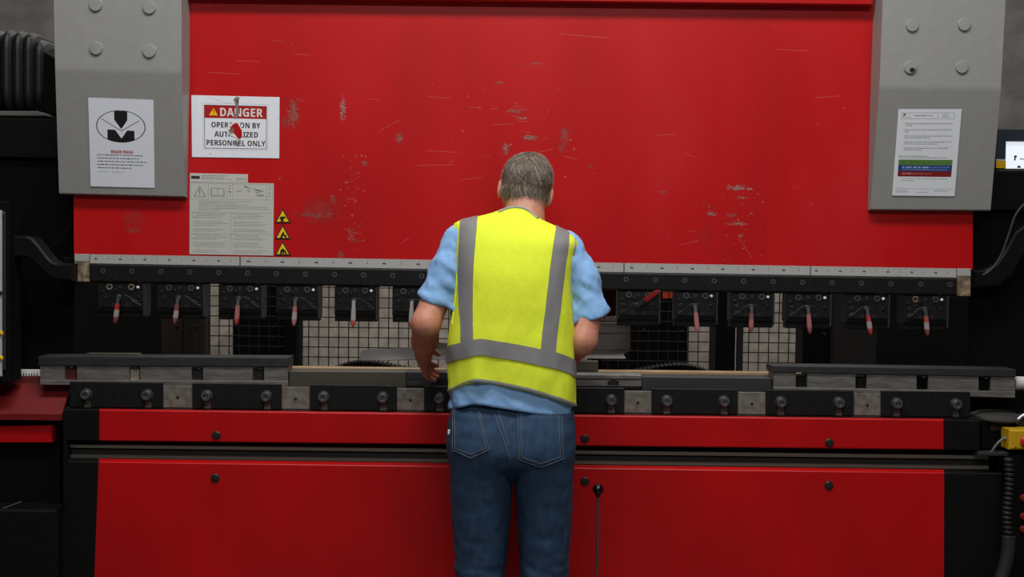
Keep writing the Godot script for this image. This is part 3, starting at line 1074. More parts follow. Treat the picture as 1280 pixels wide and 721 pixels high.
# ---------------------------------------------------------------- papers, signs and stickers
func signage() -> void:
	# notice on the left cover
	var zc := func(y: float, y0: float, y1: float) -> float: return lerpf(0.100, 0.028, clampf((y - y0) / (y1 - y0), 0, 1)) + 0.0022
	var t := thing("paper_notice", "white brake press notice with an oval punch and die emblem on the left grey cover", "notice", P(152, 235, 0.06))
	var c := [P(110.2, 121.8, zc.call(121.8, 88, 243)), P(191.7, 124.8, zc.call(124.8, 88, 243)), P(193.2, 234.8, zc.call(234.8, 88, 243)), P(113.2, 232.8, zc.call(232.8, 88, 243))]
	var img := Image.create(488, 660, false, Image.FORMAT_RGB8)
	img.fill(Color(0.88, 0.895, 0.935))
	# emblem: an oval ring, a punch above a vee die, the bent sheet between them
	var cx := 240.0
	var cy := 206.0
	var k := Color(0.06, 0.06, 0.07)
	for y in range(70, 340):
		for x in range(40, 440):
			var d := Vector2((x - cx) / 186.0, (y - cy) / 120.0).length()
			if d < 1.0 and d > 0.962:
				img.set_pixel(x, y, k)
	fill_on(img, [Vector2(192, 92), Vector2(290, 92), Vector2(290, 158), Vector2(244, 226), Vector2(192, 158)], k)
	fill_on(img, [Vector2(138, 232), Vector2(196, 232), Vector2(244, 296), Vector2(288, 234), Vector2(342, 236), Vector2(342, 304), Vector2(300, 318), Vector2(240, 326), Vector2(180, 320), Vector2(138, 306)], k)
	draw_line_on(img, Vector2(96, 154), Vector2(244, 240), 4, Color(0.42, 0.12, 0.22))
	draw_line_on(img, Vector2(244, 240), Vector2(380, 160), 4, Color(0.42, 0.12, 0.22))
	for i in 5:
		small_print(img, 58, [400, 380, 430, 410, 315][i], 418 + i * 24, 7, Color(0.22, 0.22, 0.25))
	small_print(img, 58, 140, 545, 4, Color(0.4, 0.4, 0.42))
	small_print(img, 160, 270, 546, 4, Color(0.4, 0.4, 0.42))
	board("sheet", c, picture_mat(img, 0.55), 0.0006, t)
	words_on(t, "BRAKE PRESS", c, 0.33, 0.580, 0.67, 0.612, mats["ink_red"])
	# danger sign
	t = thing("danger_sign", "torn white and red danger sign on the red ram plate", "sign", P(295, 198, 0.0))
	c = [P(239.2, 118.8, 0.0022), P(349.4, 121.4, 0.0022), P(349.0, 197.8, 0.0022), P(240.0, 196.2, 0.0022)]
	img = Image.create(660, 460, false, Image.FORMAT_RGB8)
	img.fill(Color(0.89, 0.90, 0.93))
	draw_frame_on(img, Rect2(84, 58, 490, 345), 2, Color(0.62, 0.62, 0.65))
	img.fill_rect(Rect2i(97, 72, 466, 96), Color(0.66, 0.07, 0.08))
	draw_frame_on(img, Rect2(97, 72, 466, 320), 4, Color(0.1, 0.1, 0.1))
	fill_on(img, [Vector2(166, 92), Vector2(198, 148), Vector2(132, 148)], Color(0.93, 0.76, 0.05))
	img.fill_rect(Rect2i(164, 106, 5, 24), Color(0.05, 0.05, 0.05))
	img.fill_rect(Rect2i(164, 135, 5, 6), Color(0.05, 0.05, 0.05))
	draw_line_on(img, Vector2(130, 12), Vector2(250, 52), 2, Color(0.66, 0.66, 0.68))
	draw_line_on(img, Vector2(250, 52), Vector2(330, 60), 2, Color(0.7, 0.7, 0.72))
	draw_line_on(img, Vector2(130, 440), Vector2(145, 428), 3, Color(0.5, 0.5, 0.52))
	board("sheet", c, picture_mat(img, 0.4), 0.0008, t)
	var k0: Material = mats["ink_black"]
	words_on(t, "DANGER", c, 0.326, 0.195, 0.808, 0.328, mats["white_paint"])
	words_on(t, "OPERATION BY", c, 0.225, 0.425, 0.780, 0.510, k0)
	words_on(t, "AUTHORIZED", c, 0.258, 0.575, 0.752, 0.660, k0)
	words_on(t, "PERSONNEL ONLY", c, 0.168, 0.715, 0.836, 0.800, k0)
	# where it has been torn: curled white fibre round bare red paint
	var z := 0.0035
	for q in [[[[283.5, 160], [287, 155.5], [291, 152.5], [296, 151.5], [299.5, 154], [303, 162], [303.5, 170], [299, 175], [294.5, 172.5], [289, 169.5], [284, 166]], "white_paint", "torn_paper", 0.0],
		[[[287.5, 159.5], [291, 155.5], [296, 153.2], [299, 157.5], [302.4, 163.5], [302.5, 171], [298.5, 174], [295, 169.5], [291.5, 165.5]], "red_paint", "torn_patch", 0.0006],
		[[[286, 162.5], [290.5, 159.2], [293.0, 161.6], [291, 166.8], [287.4, 166.8]], "rusty_end", "torn_patch", 0.0009],
		[[[291.5, 124], [296, 120.5], [299.5, 122], [298, 126.5], [297.5, 133.5], [299.5, 140], [296, 148.5], [292.5, 146.5], [294.5, 140.5], [295, 133], [293.5, 127.5]], "lever_grey", "torn_paper", 0.0],
		[[[295.2, 124.5], [298.2, 125], [298, 130.5], [296.6, 128.5]], "torn_brown", "torn_patch", 0.0006],
		[[[291, 176], [295, 175.2], [297, 177], [299.5, 181.5], [297, 182.8], [293.5, 181]], "lever_grey", "torn_paper", 0.0]]:
		mat("torn_brown", Color(0.35, 0.12, 0.10), 0.8)
		var st := begin()
		extr(st, poly(q[0], z), z + q[3] - 0.0003, 0.0026, 0.0)
		obj(q[2], st, mats[q[1]], t)
	# instruction plate and the strip above it
	t = thing("instruction_plate", "large grey plate of small print safety instructions on the red ram plate", "sign", P(289, 319, 0.0))
	c = [P(237.2, 227.5, 0.0018), P(342.3, 229.2, 0.0018), P(341.6, 319.4, 0.0018), P(236.8, 317.6, 0.0018)]
	img = Image.create(840, 720, false, Image.FORMAT_RGB8)
	img.fill(Color(0.735, 0.74, 0.715))
	var d := Color(0.17, 0.17, 0.17)
	var g := Color(0.33, 0.33, 0.32)
	draw_frame_on(img, Rect2(10, 12, 818, 155), 2, g)
	for x in [185.0, 372.0, 430.0, 770.0]:
		draw_line_on(img, Vector2(x, 12), Vector2(x, 167), 2, g)
	for s in [[42, 142, 98, 45], [98, 45, 158, 142], [158, 142, 42, 142]]:
		draw_line_on(img, Vector2(s[0], s[1]), Vector2(s[2], s[3]), 4, d)
	draw_line_on(img, Vector2(99, 72), Vector2(99, 112), 6, d)
	img.fill_rect(Rect2i(96, 122, 7, 7), d)
	for s in [[216, 62, 276, 56], [276, 56, 280, 128], [280, 128, 222, 130], [222, 130, 216, 62], [276, 56, 338, 62], [338, 62, 338, 130], [338, 130, 280, 128], [212, 70, 212, 138], [212, 138, 346, 138], [346, 138, 346, 68]]:
		draw_line_on(img, Vector2(s[0], s[1]), Vector2(s[2], s[3]), 3, d)
	for s in [[400, 34], [398, 60], [400, 92], [402, 126], [798, 34], [800, 62], [798, 96], [800, 130], [392, 92], [408, 94]]:
		img.fill_rect(Rect2i(s[0] - 5, s[1] - 5, 10, 9), d)
	for s in [[545, 30, 610, 62], [550, 40, 575, 48], [640, 60, 720, 78], [655, 72, 735, 84], [470, 86, 520, 78], [670, 118, 740, 118], [672, 128, 738, 128], [572, 74, 600, 88], [655, 96, 700, 92]]:
		draw_line_on(img, Vector2(s[0], s[1]), Vector2(s[2], s[3]), 5, g)
	for i in 6:
		small_print(img, 88, [640, 480, 590, 780, 800, 300][i], 184 + i * 18, 5, g)
	draw_line_on(img, Vector2(10, 300), Vector2(828, 300), 2, g)
	draw_line_on(img, Vector2(10, 512), Vector2(828, 512), 2, g)
	draw_line_on(img, Vector2(410, 300), Vector2(410, 700), 2, g)
	for col in 2:
		for row in 2:
			draw_frame_on(img, Rect2(22 + col * 400, 306 + row * 212, 46, 36), 2, g)
			for i in 10:
				if i % 4 != 3:
					small_print(img, 36 + col * 400 + (40 if i < 2 else 0), 390 - rng.randi() % 120 + col * 400, 312 + row * 212 + i * 19, 5, g)
	board("plate", c, picture_mat(img, 0.45), 0.0012, t)
	t = thing("instruction_strip", "narrow grey label strip with a dark block above the instruction plate", "label", P(273, 227, 0.0))
	c = [P(237.4, 216.2, 0.0024), P(309.8, 217.8, 0.0024), P(309.8, 228.6, 0.0024), P(237.4, 227.0, 0.0024)]
	img = Image.create(576, 84, false, Image.FORMAT_RGB8)
	img.fill(Color(0.75, 0.755, 0.73))
	img.fill_rect(Rect2i(12, 26, 86, 30), Color(0.19, 0.17, 0.19))
	for i in 3:
		small_print(img, 112, [380, 340, 420][i], 18 + i * 16, 6, g)
	draw_frame_on(img, Rect2(462, 40, 100, 26), 2, g)
	small_print(img, 468, 556, 48, 6, g)
	board("plate", c, picture_mat(img, 0.45), 0.0012, t)
	# three warning triangles
	var names := ["topmost yellow triangle sticker with a crushed hand, beside the instruction plate", "middle yellow triangle sticker of the three beside the instruction plate", "lowest yellow triangle sticker, just above the silver scale"]
	var pics := [[[[349, 273], [351, 270.5], [356.5, 270.5], [357.5, 272.6], [354.5, 273.2], [354.8, 276.6], [350.6, 276.6], [351, 274]], [[351, 277.2], [356, 277.2], [356, 278.2], [351, 278.2]]],
		[[[349.5, 298], [351.4, 293.6], [353.2, 290.2], [355.4, 290.0], [354.8, 292.2], [357.8, 294.0], [358.8, 298], [356.8, 297], [354.2, 294.2], [352.6, 298]]],
		[[[350, 317.8], [350.6, 312.6], [353.2, 310.4], [355, 311.2], [357.6, 314.2], [359.0, 317.8], [357.4, 317.8], [355.2, 314.4], [355.2, 317.8], [353.6, 317.8], [353.4, 314.8], [352, 317.8]]]]
	for i in 3:
		var y := 260.2 + i * 20.3
		t = thing("warning_sticker", names[i], "sticker", P(353.5, y + 18.4, 0.0), "yellow warning triangles")
		var st := begin()
		extr(st, poly([[353.3, y], [363.6, y + 18.4], [343.6, y + 18.2]], 0.002), 0.002, 0.0006, 0.0)
		obj("border", st, mats["ink_black"], t)
		st = begin()
		extr(st, poly([[353.3, y + 3.0], [361.0, y + 16.8], [346.0, y + 16.7]], 0.002), 0.0024, 0.0021, 0.0)
		obj("field", st, mats["yellow_paint"], t)
		for q in pics[i]:
			st = begin()
			extr(st, poly(q, 0.0024), 0.0028, 0.0025, 0.0)
			obj("pictogram", st, mats["ink_black"], t)
	# work instruction on the right cover
	t = thing("paper_notice", "white printed sheet with green, blue and red bands on the right grey cover", "notice", P(1155, 245, 0.06))
	c = [P(1123.2, 136.3, zc.call(136.3, 110, 262)), P(1202.2, 136.3, zc.call(136.3, 110, 262)), P(1193.2, 245.3, zc.call(245.3, 110, 262)), P(1115.2, 244.3, zc.call(244.3, 110, 262))]
	img = Image.create(480, 660, false, Image.FORMAT_RGB8)
	img.fill(Color(0.88, 0.895, 0.925))
	var ink := Color(0.34, 0.34, 0.36)
	draw_frame_on(img, Rect2(28, 28, 402, 44), 2, ink)
	draw_line_on(img, Vector2(304, 28), Vector2(304, 72), 2, ink)
	fill_on(img, [Vector2(42, 36), Vector2(58, 34), Vector2(60, 42), Vector2(50, 46), Vector2(46, 60), Vector2(40, 58)], Color(0.2, 0.1, 0.12))
	small_print(img, 60, 100, 58, 4, ink)
	small_print(img, 122, 264, 46, 6, ink)
	small_print(img, 340, 385, 40, 5, ink)
	small_print(img, 335, 395, 55, 5, ink)
	for i in 5:
		var y := 108 + i * 46
		draw_line_on(img, Vector2(36, y - 8), Vector2(430, y - 8), 1, Color(0.68, 0.68, 0.7))
		small_print(img, 60, [425, 420, 430, 420, 400][i], y, 5, ink)
		small_print(img, 60, [120, 90, 260, 330, 200][i], y + 14, 5, ink)
	small_print(img, 28, 250, 352, 5, ink)
	small_print(img, 36, 395, 364, 5, ink)
	img.fill_rect(Rect2i(30, 382, 412, 42), Color(0.33, 0.50, 0.22))
	img.fill_rect(Rect2i(30, 424, 412, 46), Color(0.10, 0.25, 0.50))
	img.fill_rect(Rect2i(30, 470, 412, 42), Color(0.50, 0.10, 0.10))
	small_print(img, 64, 280, 400, 8, Color(0.2, 0.36, 0.14))
	small_print(img, 62, 262, 434, 12, Color(0.55, 0.66, 0.82))
	small_print(img, 262, 425, 436, 6, Color(0.40, 0.48, 0.75))
	small_print(img, 62, 405, 454, 6, Color(0.50, 0.58, 0.75))
	small_print(img, 64, 130, 484, 10, Color(0.75, 0.50, 0.46))
	small_print(img, 130, 290, 486, 6, Color(0.66, 0.45, 0.36))
	small_print(img, 62, 420, 526, 4, ink)
	small_print(img, 62, 160, 540, 4, ink)
	draw_line_on(img, Vector2(20, 606), Vector2(460, 606), 2, ink)
	small_print(img, 24, 120, 618, 4, ink)
	small_print(img, 180, 280, 630, 4, ink)
	small_print(img, 320, 430, 620, 4, ink)
	small_print(img, 24, 130, 630, 4, ink)
	board("sheet", c, picture_mat(img, 0.5), 0.0006, t)

# ---------------------------------------------------------------- behind the machine
func mesh_fence(px0: float, px1: float, label: String, y0 := 0.06, y1 := 2.0) -> void:
	var z := -2.0
	var a := P(px0, 400, z).x
	var b := P(px1, 400, z).x
	var t := thing("mesh_fence", label, "fence", Vector3((a + b) / 2, 0, z), "wire mesh guard panels behind the machine")
	var m: Material = mat("wire_black", Color(0.045, 0.042, 0.04), 0.7)
	var frame := [[a, 0.0, a + 0.03, y1 + 0.03], [b - 0.03, 0.0, b, y1 + 0.03], [a + 0.03, y1, b - 0.03, y1 + 0.03], [a + 0.03, y0 - 0.03, b - 0.03, y0]]
	for f in frame:
		var st := begin()
		box(st, Vector3(f[0], f[1], z - 0.015), Vector3(f[2], f[3], z + 0.015), 0.002)
		obj("frame_bar", st, m, t)
	var st1 := begin()
	rod(st1, Vector3(0, 0, 0), Vector3(0, y1 - y0, 0), 0.0029, 6)
	var up := st1.commit()
	st1 = begin()
	rod(st1, Vector3(a + 0.03, 0, 0), Vector3(b - 0.03, 0, 0), 0.0029, 6)
	var over := st1.commit()
	var n := int((b - a - 0.06) / 0.0505)
	for i in range(1, n + 1):
		var o := put("wire", up, m, t, true)
		o.position = Vector3(a + 0.03 + i * 0.0505 - 0.02, y0, z) - t.position
	var k := int((y1 - y0) / 0.0505)
	for i in range(1, k + 1):
		var o := put("wire", over, m, t, true)
		o.position = Vector3(0, y0 + i * 0.0505 - 0.012, z - 0.005) - t.position

func dark_cabinet(x0: float, x1: float, ytop: float, z: float, deep: float, label: String, m: Material, seam: float) -> Node3D:
	var a := P(x0, ytop, z)
	var b := P(x1, ytop, z)
	var t := thing("machine_cabinet", label, "cabinet", Vector3((a.x + b.x) / 2, 0, z - deep / 2))
	var st := begin()
	box(st, Vector3(a.x, 0, z - deep), Vector3(b.x, a.y, z), 0.006)
	obj("body", st, m, t)
	var s := lerpf(a.x, b.x, seam)
	for d in [[a.x + 0.012, s - 0.004], [s + 0.004, b.x - 0.012]]:
		if d[1] - d[0] < 0.04:
			continue
		st = begin()
		box(st, Vector3(d[0], 0.06, z + 0.0005), Vector3(d[1], a.y - 0.03, z + 0.014), 0.004)
		var door := obj("door", st, m, t)
		st = begin()
		rod(st, Vector3(d[1] - 0.02, 1.04, z + 0.0145), Vector3(d[1] - 0.02, 1.04, z + 0.03), 0.008, 12)
		obj("knob", st, mats["dark_steel"], door)
	return t

func behind() -> void:
	mesh_fence(234, 370, "narrow wire mesh guard panel behind the left punch holders")
	mesh_fence(371, 895, "wide wire mesh guard panel behind the worker's arms")
	mesh_fence(921.5, 1003, "wire mesh guard panel right of the black post behind the machine")
	var t := thing("fence_post", "thick black post between the two right mesh panels", "post", P(908, 400, -2.0) * Vector3(1, 0, 1))
	var st := begin()
	var a := P(897.5, 400, -1.98).x
	var b := P(919.8, 400, -1.98).x
	box(st, Vector3(a, 0.012, -2.06), Vector3(b, 2.1, -1.98), 0.004)
	obj("tube", st, mats["void_black"], t)
	st = begin()
	box(st, Vector3(a, 0, -2.12), Vector3(b, 0.012, -1.92), 0.002)
	obj("foot_plate", st, mats["void_black"], t)
	t = thing("fence_post", "black post at the right edge of the narrow left mesh panel", "post", P(362, 400, -1.93) * Vector3(1, 0, 1))
	st = begin()
	a = P(355.5, 400, -1.9).x
	b = P(369.5, 400, -1.9).x
	box(st, Vector3(a, 0.012, -1.97), Vector3(b, 2.1, -1.9), 0.004)
	obj("tube", st, mats["void_black"], t)
	st = begin()
	box(st, Vector3(a, 0, -1.975), Vector3(b, 0.012, -1.84), 0.002)
	obj("foot_plate", st, mats["void_black"], t)
	dark_cabinet(192, 256.5, 300, -2.25, 0.12, "dark brown cabinet behind the second punch holder from the left", mat("brown_black", Color(0.16, 0.115, 0.09), 0.6), 0.58)
	dark_cabinet(291, 372, 300, -2.35, 0.12, "black cabinet seen through the narrow left mesh panel", mats["black_paint"], 0.75)
	var k := dark_cabinet(738, 862, 300, -2.35, 0.12, "black cabinet with a small orange plate, seen through the mesh", mats["void_black"], 0.6)
	st = begin()
	extr(st, band(829, 362, 373.5, 843, 362, 373.5, -2.3), -2.318, -2.334, 0.002)
	obj("orange_plate", st, mat("orange_plate", Color(0.80, 0.25, 0.08), 0.5), k)
	dark_cabinet(1003, 1041, 300, -2.25, 0.1, "narrow black cabinet behind the third punch holder from the right", mats["void_black"], 0.9)
	dark_cabinet(1041.5, 1190, 300, -2.25, 0.12, "broad dark brown-black cabinet behind the two rightmost punch holders", mat("brown_black2", Color(0.085, 0.07, 0.06), 0.6), 0.5)
	# the back gauge: a finger block with a ribbed unit above it
	t = thing("back_gauge", "ribbed dark back gauge with a pale finger block right of the worker's sleeve", "gauge", P(760, 470, -0.62))
	var z := -0.6
	st = begin()
	extr(st, band(735, 352, 398, 773, 352.5, 398.5, z), z - 0.02, -0.72, 0.003)
	obj("body", st, mat("brown_black", Color(0.16, 0.115, 0.09), 0.6), t)
	for i in 5:
		var x := 751.0 + i * 4.2
		st = begin()
		extr(st, band(x, 374, 394.5, x + 1.7, 374, 394.5, z), z, -0.64, 0.0005)
		obj("rib", st, mat("rib_tan", Color(0.38, 0.30, 0.22), 0.5, 0.3), t)
	st = begin()
	extr(st, band(755, 395.5, 401.5, 773, 395.8, 401.8, z + 0.03), z + 0.03, -0.71, 0.002)
	obj("finger_block", st, mats["bright_steel"], t)
	st = begin()
	extr(st, band(740, 402, 560, 752, 402, 560, z), z - 0.03, -0.70, 0.003)
	obj("column", st, mats["void_black"], t)
	# two low humps of cable chain behind the rail
	cable_chain([[412, 461.8], [428, 456], [447, 451.6], [470, 452.6], [496, 457.6], [524, 462.0]], -0.5, "low hump of dark cable chain behind the rail left of the worker")
	cable_chain([[776, 468.0], [800, 462.2], [826, 457.2], [852, 455.4], [874, 459.4], [894, 467.2]], -0.5, "low hump of dark cable chain behind the rail right of the worker")
	# long gauge beam under the chains
	t = thing("gauge_beam", "dark horizontal gauge beam behind the bed under the cable chains", "beam", P(640, 560, -0.55) )
	st = begin()
	extr(st, band(300, 466, 500, 1000, 474.5, 508, -0.42), -0.42, -0.6, 0.004)
	obj("body", st, mats["void_black"], t)
	for x in [330.0, 960.0]:
		st = begin()
		var q := P(x, 480, -0.51)
		box(st, Vector3(q.x - 0.05, 0, -0.57), Vector3(q.x + 0.05, q.y - 0.05, -0.45), 0.004)
		obj("leg", st, mats["void_black"], t)

func cable_chain(px: Array, z: float, label: String) -> void:
	var pts := []
	for p in px:
		pts.append(P(p[0], p[1], z))
	var path := smooth_path(pts, 5)
	var t := thing("cable_chain", label, "cable chain", Vector3(path[0].x, path[0].y - 0.05, z), "dark cable chains")
	var m: Material = mat("chain_dark", Color(0.04, 0.038, 0.034), 0.6)
	for i in range(0, path.size() - 1):
		var a: Vector3 = path[i]
		var b: Vector3 = path[i + 1]
		var d := (b - a).normalized()
		var n := Vector3(-d.y, d.x, 0)
		var st := begin()
		var q := PackedVector2Array()
		for c in [[-0.001, 0.0], [-0.001, -0.045], [a.distance_to(b) - 0.004, -0.045], [a.distance_to(b) - 0.004, 0.0], [a.distance_to(b) * 0.5, 0.005]]:
			var v: Vector3 = a + d * c[0] + n * c[1]
			q.append(Vector2(v.x, v.y))
		extr(st, q, z + 0.04, z - 0.04, 0.001)
		obj("link", st, m, t)

# ---------------------------------------------------------------- left of the machine
func left_side() -> void:
	# grey ledge and ribbed black bellows on the left frame
	var t := thing("ribbed_bellows", "black ribbed bellows hood on top of the left end of the machine", "machine cover", P(10, 138, -0.3))
	var zb := -0.28
	var widths := [[-62.0, -40.0], [-41.0, -20.0], [-21.0, -1.0], [-2.0, 14.0], [12.0, 28.0], [25.0, 41.5], [38.0, 55.0]]
	for i in widths.size():
		var x0: float = widths[i][0]
		var x1: float = widths[i][1]
		var ty := 33.5 + maxf(0.0, x0 - 2) * 0.12
		var st := begin()
		var xs := P(x0, 80, zb).x
		var xe := P(x1, 80, zb).x
		var yt := P(20, ty + (8.0 if i == 6 else 0.0), zb).y
		var yb := P(20, 137.5 - (2.0 if i == 6 else 0.0), zb).y
		fold(st, xs, xe, yb, yt, zb - 0.17, 0.17, 0.055)
		obj("fold", st, mats["rubber_black"], t)
	t = thing("bellows_bracket", "black slanted bracket between the bellows and the left grey cover", "bracket", P(62, 140, -0.2))
	var st := begin()
	extr(st, poly([[54, 64], [72, 74], [76, 143], [54, 143]], -0.16), -0.16, -0.42, 0.004)
	obj("plate", st, mats["void_black"], t)
	t = thing("grey_ledge", "grey metal ledge under the ribbed bellows", "ledge", P(20, 146, -0.2))
	st = begin()
	extr(st, poly([[-40, 138.6], [46, 138.6], [59, 142], [60, 145.4], [-40, 144.8]], -0.12), -0.12, -0.5, 0.003)
	obj("plate", st, mat("ledge_grey", Color(0.40, 0.40, 0.39), 0.5), t)
	# bent arm to the control console, loose cable, console
	t = thing("console_bracket", "black bent arm carrying the control console at the left edge", "bracket", P(50, 330, 0.05))
	st = begin()
	extr(st, poly([[8, 294.5], [33, 295], [40, 298], [48, 307], [58, 320], [64, 326.5], [71, 329.5], [89.5, 330], [89.5, 351], [68, 349], [57, 343], [47, 333], [38, 324], [30, 321.5], [8, 321.5]], 0.06), 0.06, -0.02, 0.006)
	obj("tube", st, mats["black_paint"], t)
	st = begin()
	extr(st, band(76, 322, 358, 89.5, 322, 358, 0.0), -0.0205, -0.099, 0.003)
	obj("bracket", st, mats["void_black"], t)
	t = thing("loose_cable", "thin black cable hanging from the left cover to the console arm", "cable", P(72, 320, -0.02))
	st = begin()
	tube(st, smooth_path([P(92, 255, -0.02), P(90, 272, -0.02), P(82, 291, -0.02), P(69, 306, -0.02), P(54, 313.5, -0.03)], 8), 0.0035, 8)
	obj("cable", st, mats["black_paint"], t)
	t = thing("control_console", "pale edge of a control console with a dark rim at the left frame edge", "control panel", P(-20, 472, 0.1))
	st = begin()
	extr(st, poly([[-130, 242], [11, 252], [11.5, 478], [-130, 482]], 0.1), 0.1, 0.0, 0.004)
	obj("housing", st, mats["void_black"], t)
	st = begin()
	extr(st, poly([[-125, 254], [3.6, 263], [3.6, 470], [-125, 473]], 0.1), 0.112, 0.1002, 0.003)
	obj("front_panel", st, mat("panel_grey", Color(0.66, 0.66, 0.65), 0.5), t)
	st = begin()
	extr(st, poly([[4.4, 264], [7.6, 266], [7.6, 462], [4.4, 463]], 0.1), 0.106, 0.1002, 0.002)
	obj("rim", st, mats["dark_steel"], t)
	for y in [366.0, 416.0, 447.0]:
		st = begin()
		extr(st, band(0, y - 2.5, y + 2.5, 4.4, y - 2, y + 2, 0.112), 0.118, 0.1122, 0.002)
		obj("button", st, mats["ink_black"] if y < 400 else mats["yellow_paint"], t)
	t = thing("console_stand", "black stand holding the control console upright at the left edge", "stand", P(-112, 600, 0.05) * Vector3(1, 0, 1))
	st = begin()
	var q := P(-112, 482.5, 0.05)
	box(st, Vector3(q.x - 0.04, 0, 0.01), Vector3(q.x + 0.04, q.y, 0.09), 0.004)
	obj("column", st, mats["void_black"], t)
	# red sloped table end with a drawer front below it, rule strip at its back edge
	t = thing("red_side_table", "red sloping metal table top with a red lip below, left of the bed", "table", P(20, 900, 0.0) * Vector3(1, 0, 1))
	st = begin()
	var zs := [-0.02, 0.07]
	var A := P(-60, 477.5, zs[0])
	var B := P(88.5, 479.5, zs[0])
	var C := P(77.6, 517.8, zs[1])
	var D := P(-60, 516.5, zs[1])
	var dn := Vector3(0, -0.02, 0)
	face(st, [A, B, C, D], Vector3(0, 1, 1))
	face(st, [D, C, C + dn, D + dn], Vector3.BACK)
	face(st, [B, C, C + dn, B + dn], Vector3.RIGHT)
	face(st, [A, D, D + dn, A + dn], Vector3.LEFT)
	face(st, [A, B, B + dn, A + dn], Vector3.FORWARD)
	face(st, [A + dn, B + dn, C + dn, D + dn], Vector3.DOWN)
	obj("sloped_top", st, mat("dull_red", Color(0.42, 0.012, 0.025), 0.5), t)
	st = begin()
	extr(st, band(-60, 534, 553.5, 65, 532.5, 553, 0.05), 0.05, -0.05, 0.002)
	obj("lower_lip", st, mats["red_paint"], t)
	st = begin()
	extr(st, band(-60, 525.5, 900, 74, 526.5, 900, 0.02), 0.018, -0.06, 0.003)
	obj("leg_panel", st, mats["void_black"], t)
	t = thing("rule_strip", "short white rule with dark ticks at the back of the red table", "ruler", P(25, 477, -0.06))
	st = begin()
	extr(st, band(4, 461.5, 470, 50, 462.0, 470, -0.05), -0.05, -0.06, 0.001)
	obj("strip", st, mats["white_paint"], t)
	for i in 13:
		st = begin()
		var x := 6.0 + i * 3.3
		extr(st, band(x, 466.5, 470, x + 1.2, 466.5, 470, -0.05), -0.0494, -0.0499, 0)
		obj("tick", st, mats["ink_black"], t)
	st = begin()
	extr(st, band(-40, 470.3, 500, 50, 470.3, 500, -0.05), -0.045, -0.075, 0.001)
	obj("holder", st, mats["lever_dull"], t)
	# low dark box on the floor by the bed's end
	t = thing("floor_guard", "low dark grey guard box on the floor left of the bed", "guard", P(20, 900, 0.12) * Vector3(1, 0, 1))
	st = begin()
	q = P(20, 637, 0.14)
	box(st, Vector3(P(-60, 650, 0.14).x, 0, 0.03), Vector3(P(71, 650, 0.14).x, q.y, 0.14), 0.006)
	obj("body", st, mats["black_paint"], t)
	st = begin()
	rod(st, P(-10, 641, 0.13), P(27, 627, 0.10), 0.004, 8)
	obj("handle_rod", st, mats["dark_steel"], t)

# one fold of the bellows: a rounded rectangle section with swollen edges
func fold(st: SurfaceTool, x0: float, x1: float, y0: float, y1: float, zc: float, hz: float, r: float) -> void:
	var cy := (y0 + y1) / 2
	var hy := (y1 - y0) / 2
	var ring := func(x: float, k: float) -> Array:
		var out := []
		for i in 40:
			var a := TAU * i / 40.0
			var c := cos(a)
			var s := sin(a)
			var e := 0.36
			out.append(Vector3(x, cy + signf(s) * pow(absf(s), e) * (hy - k), zc + signf(c) * pow(absf(c), e) * (hz - k)))
		return out
	var steps := [[0.0, 0.028], [0.12, 0.012], [0.3, 0.003], [0.5, 0.0], [0.7, 0.003], [0.88, 0.012], [1.0, 0.028]]
	var rings := []
	for s in steps:
		rings.append(ring.call(lerpf(x0, x1, s[0]), s[1]))
	var cen := Vector3((x0 + x1) / 2, cy, zc)
	for k in rings.size() - 1:
		for i in 40:
			var qd := [rings[k][i], rings[k][(i + 1) % 40], rings[k + 1][(i + 1) % 40], rings[k + 1][i]]
			face(st, qd, (qd[0] + qd[2]) / 2 - cen)
	face(st, rings[0], Vector3.LEFT)
	face(st, rings[6], Vector3.RIGHT)

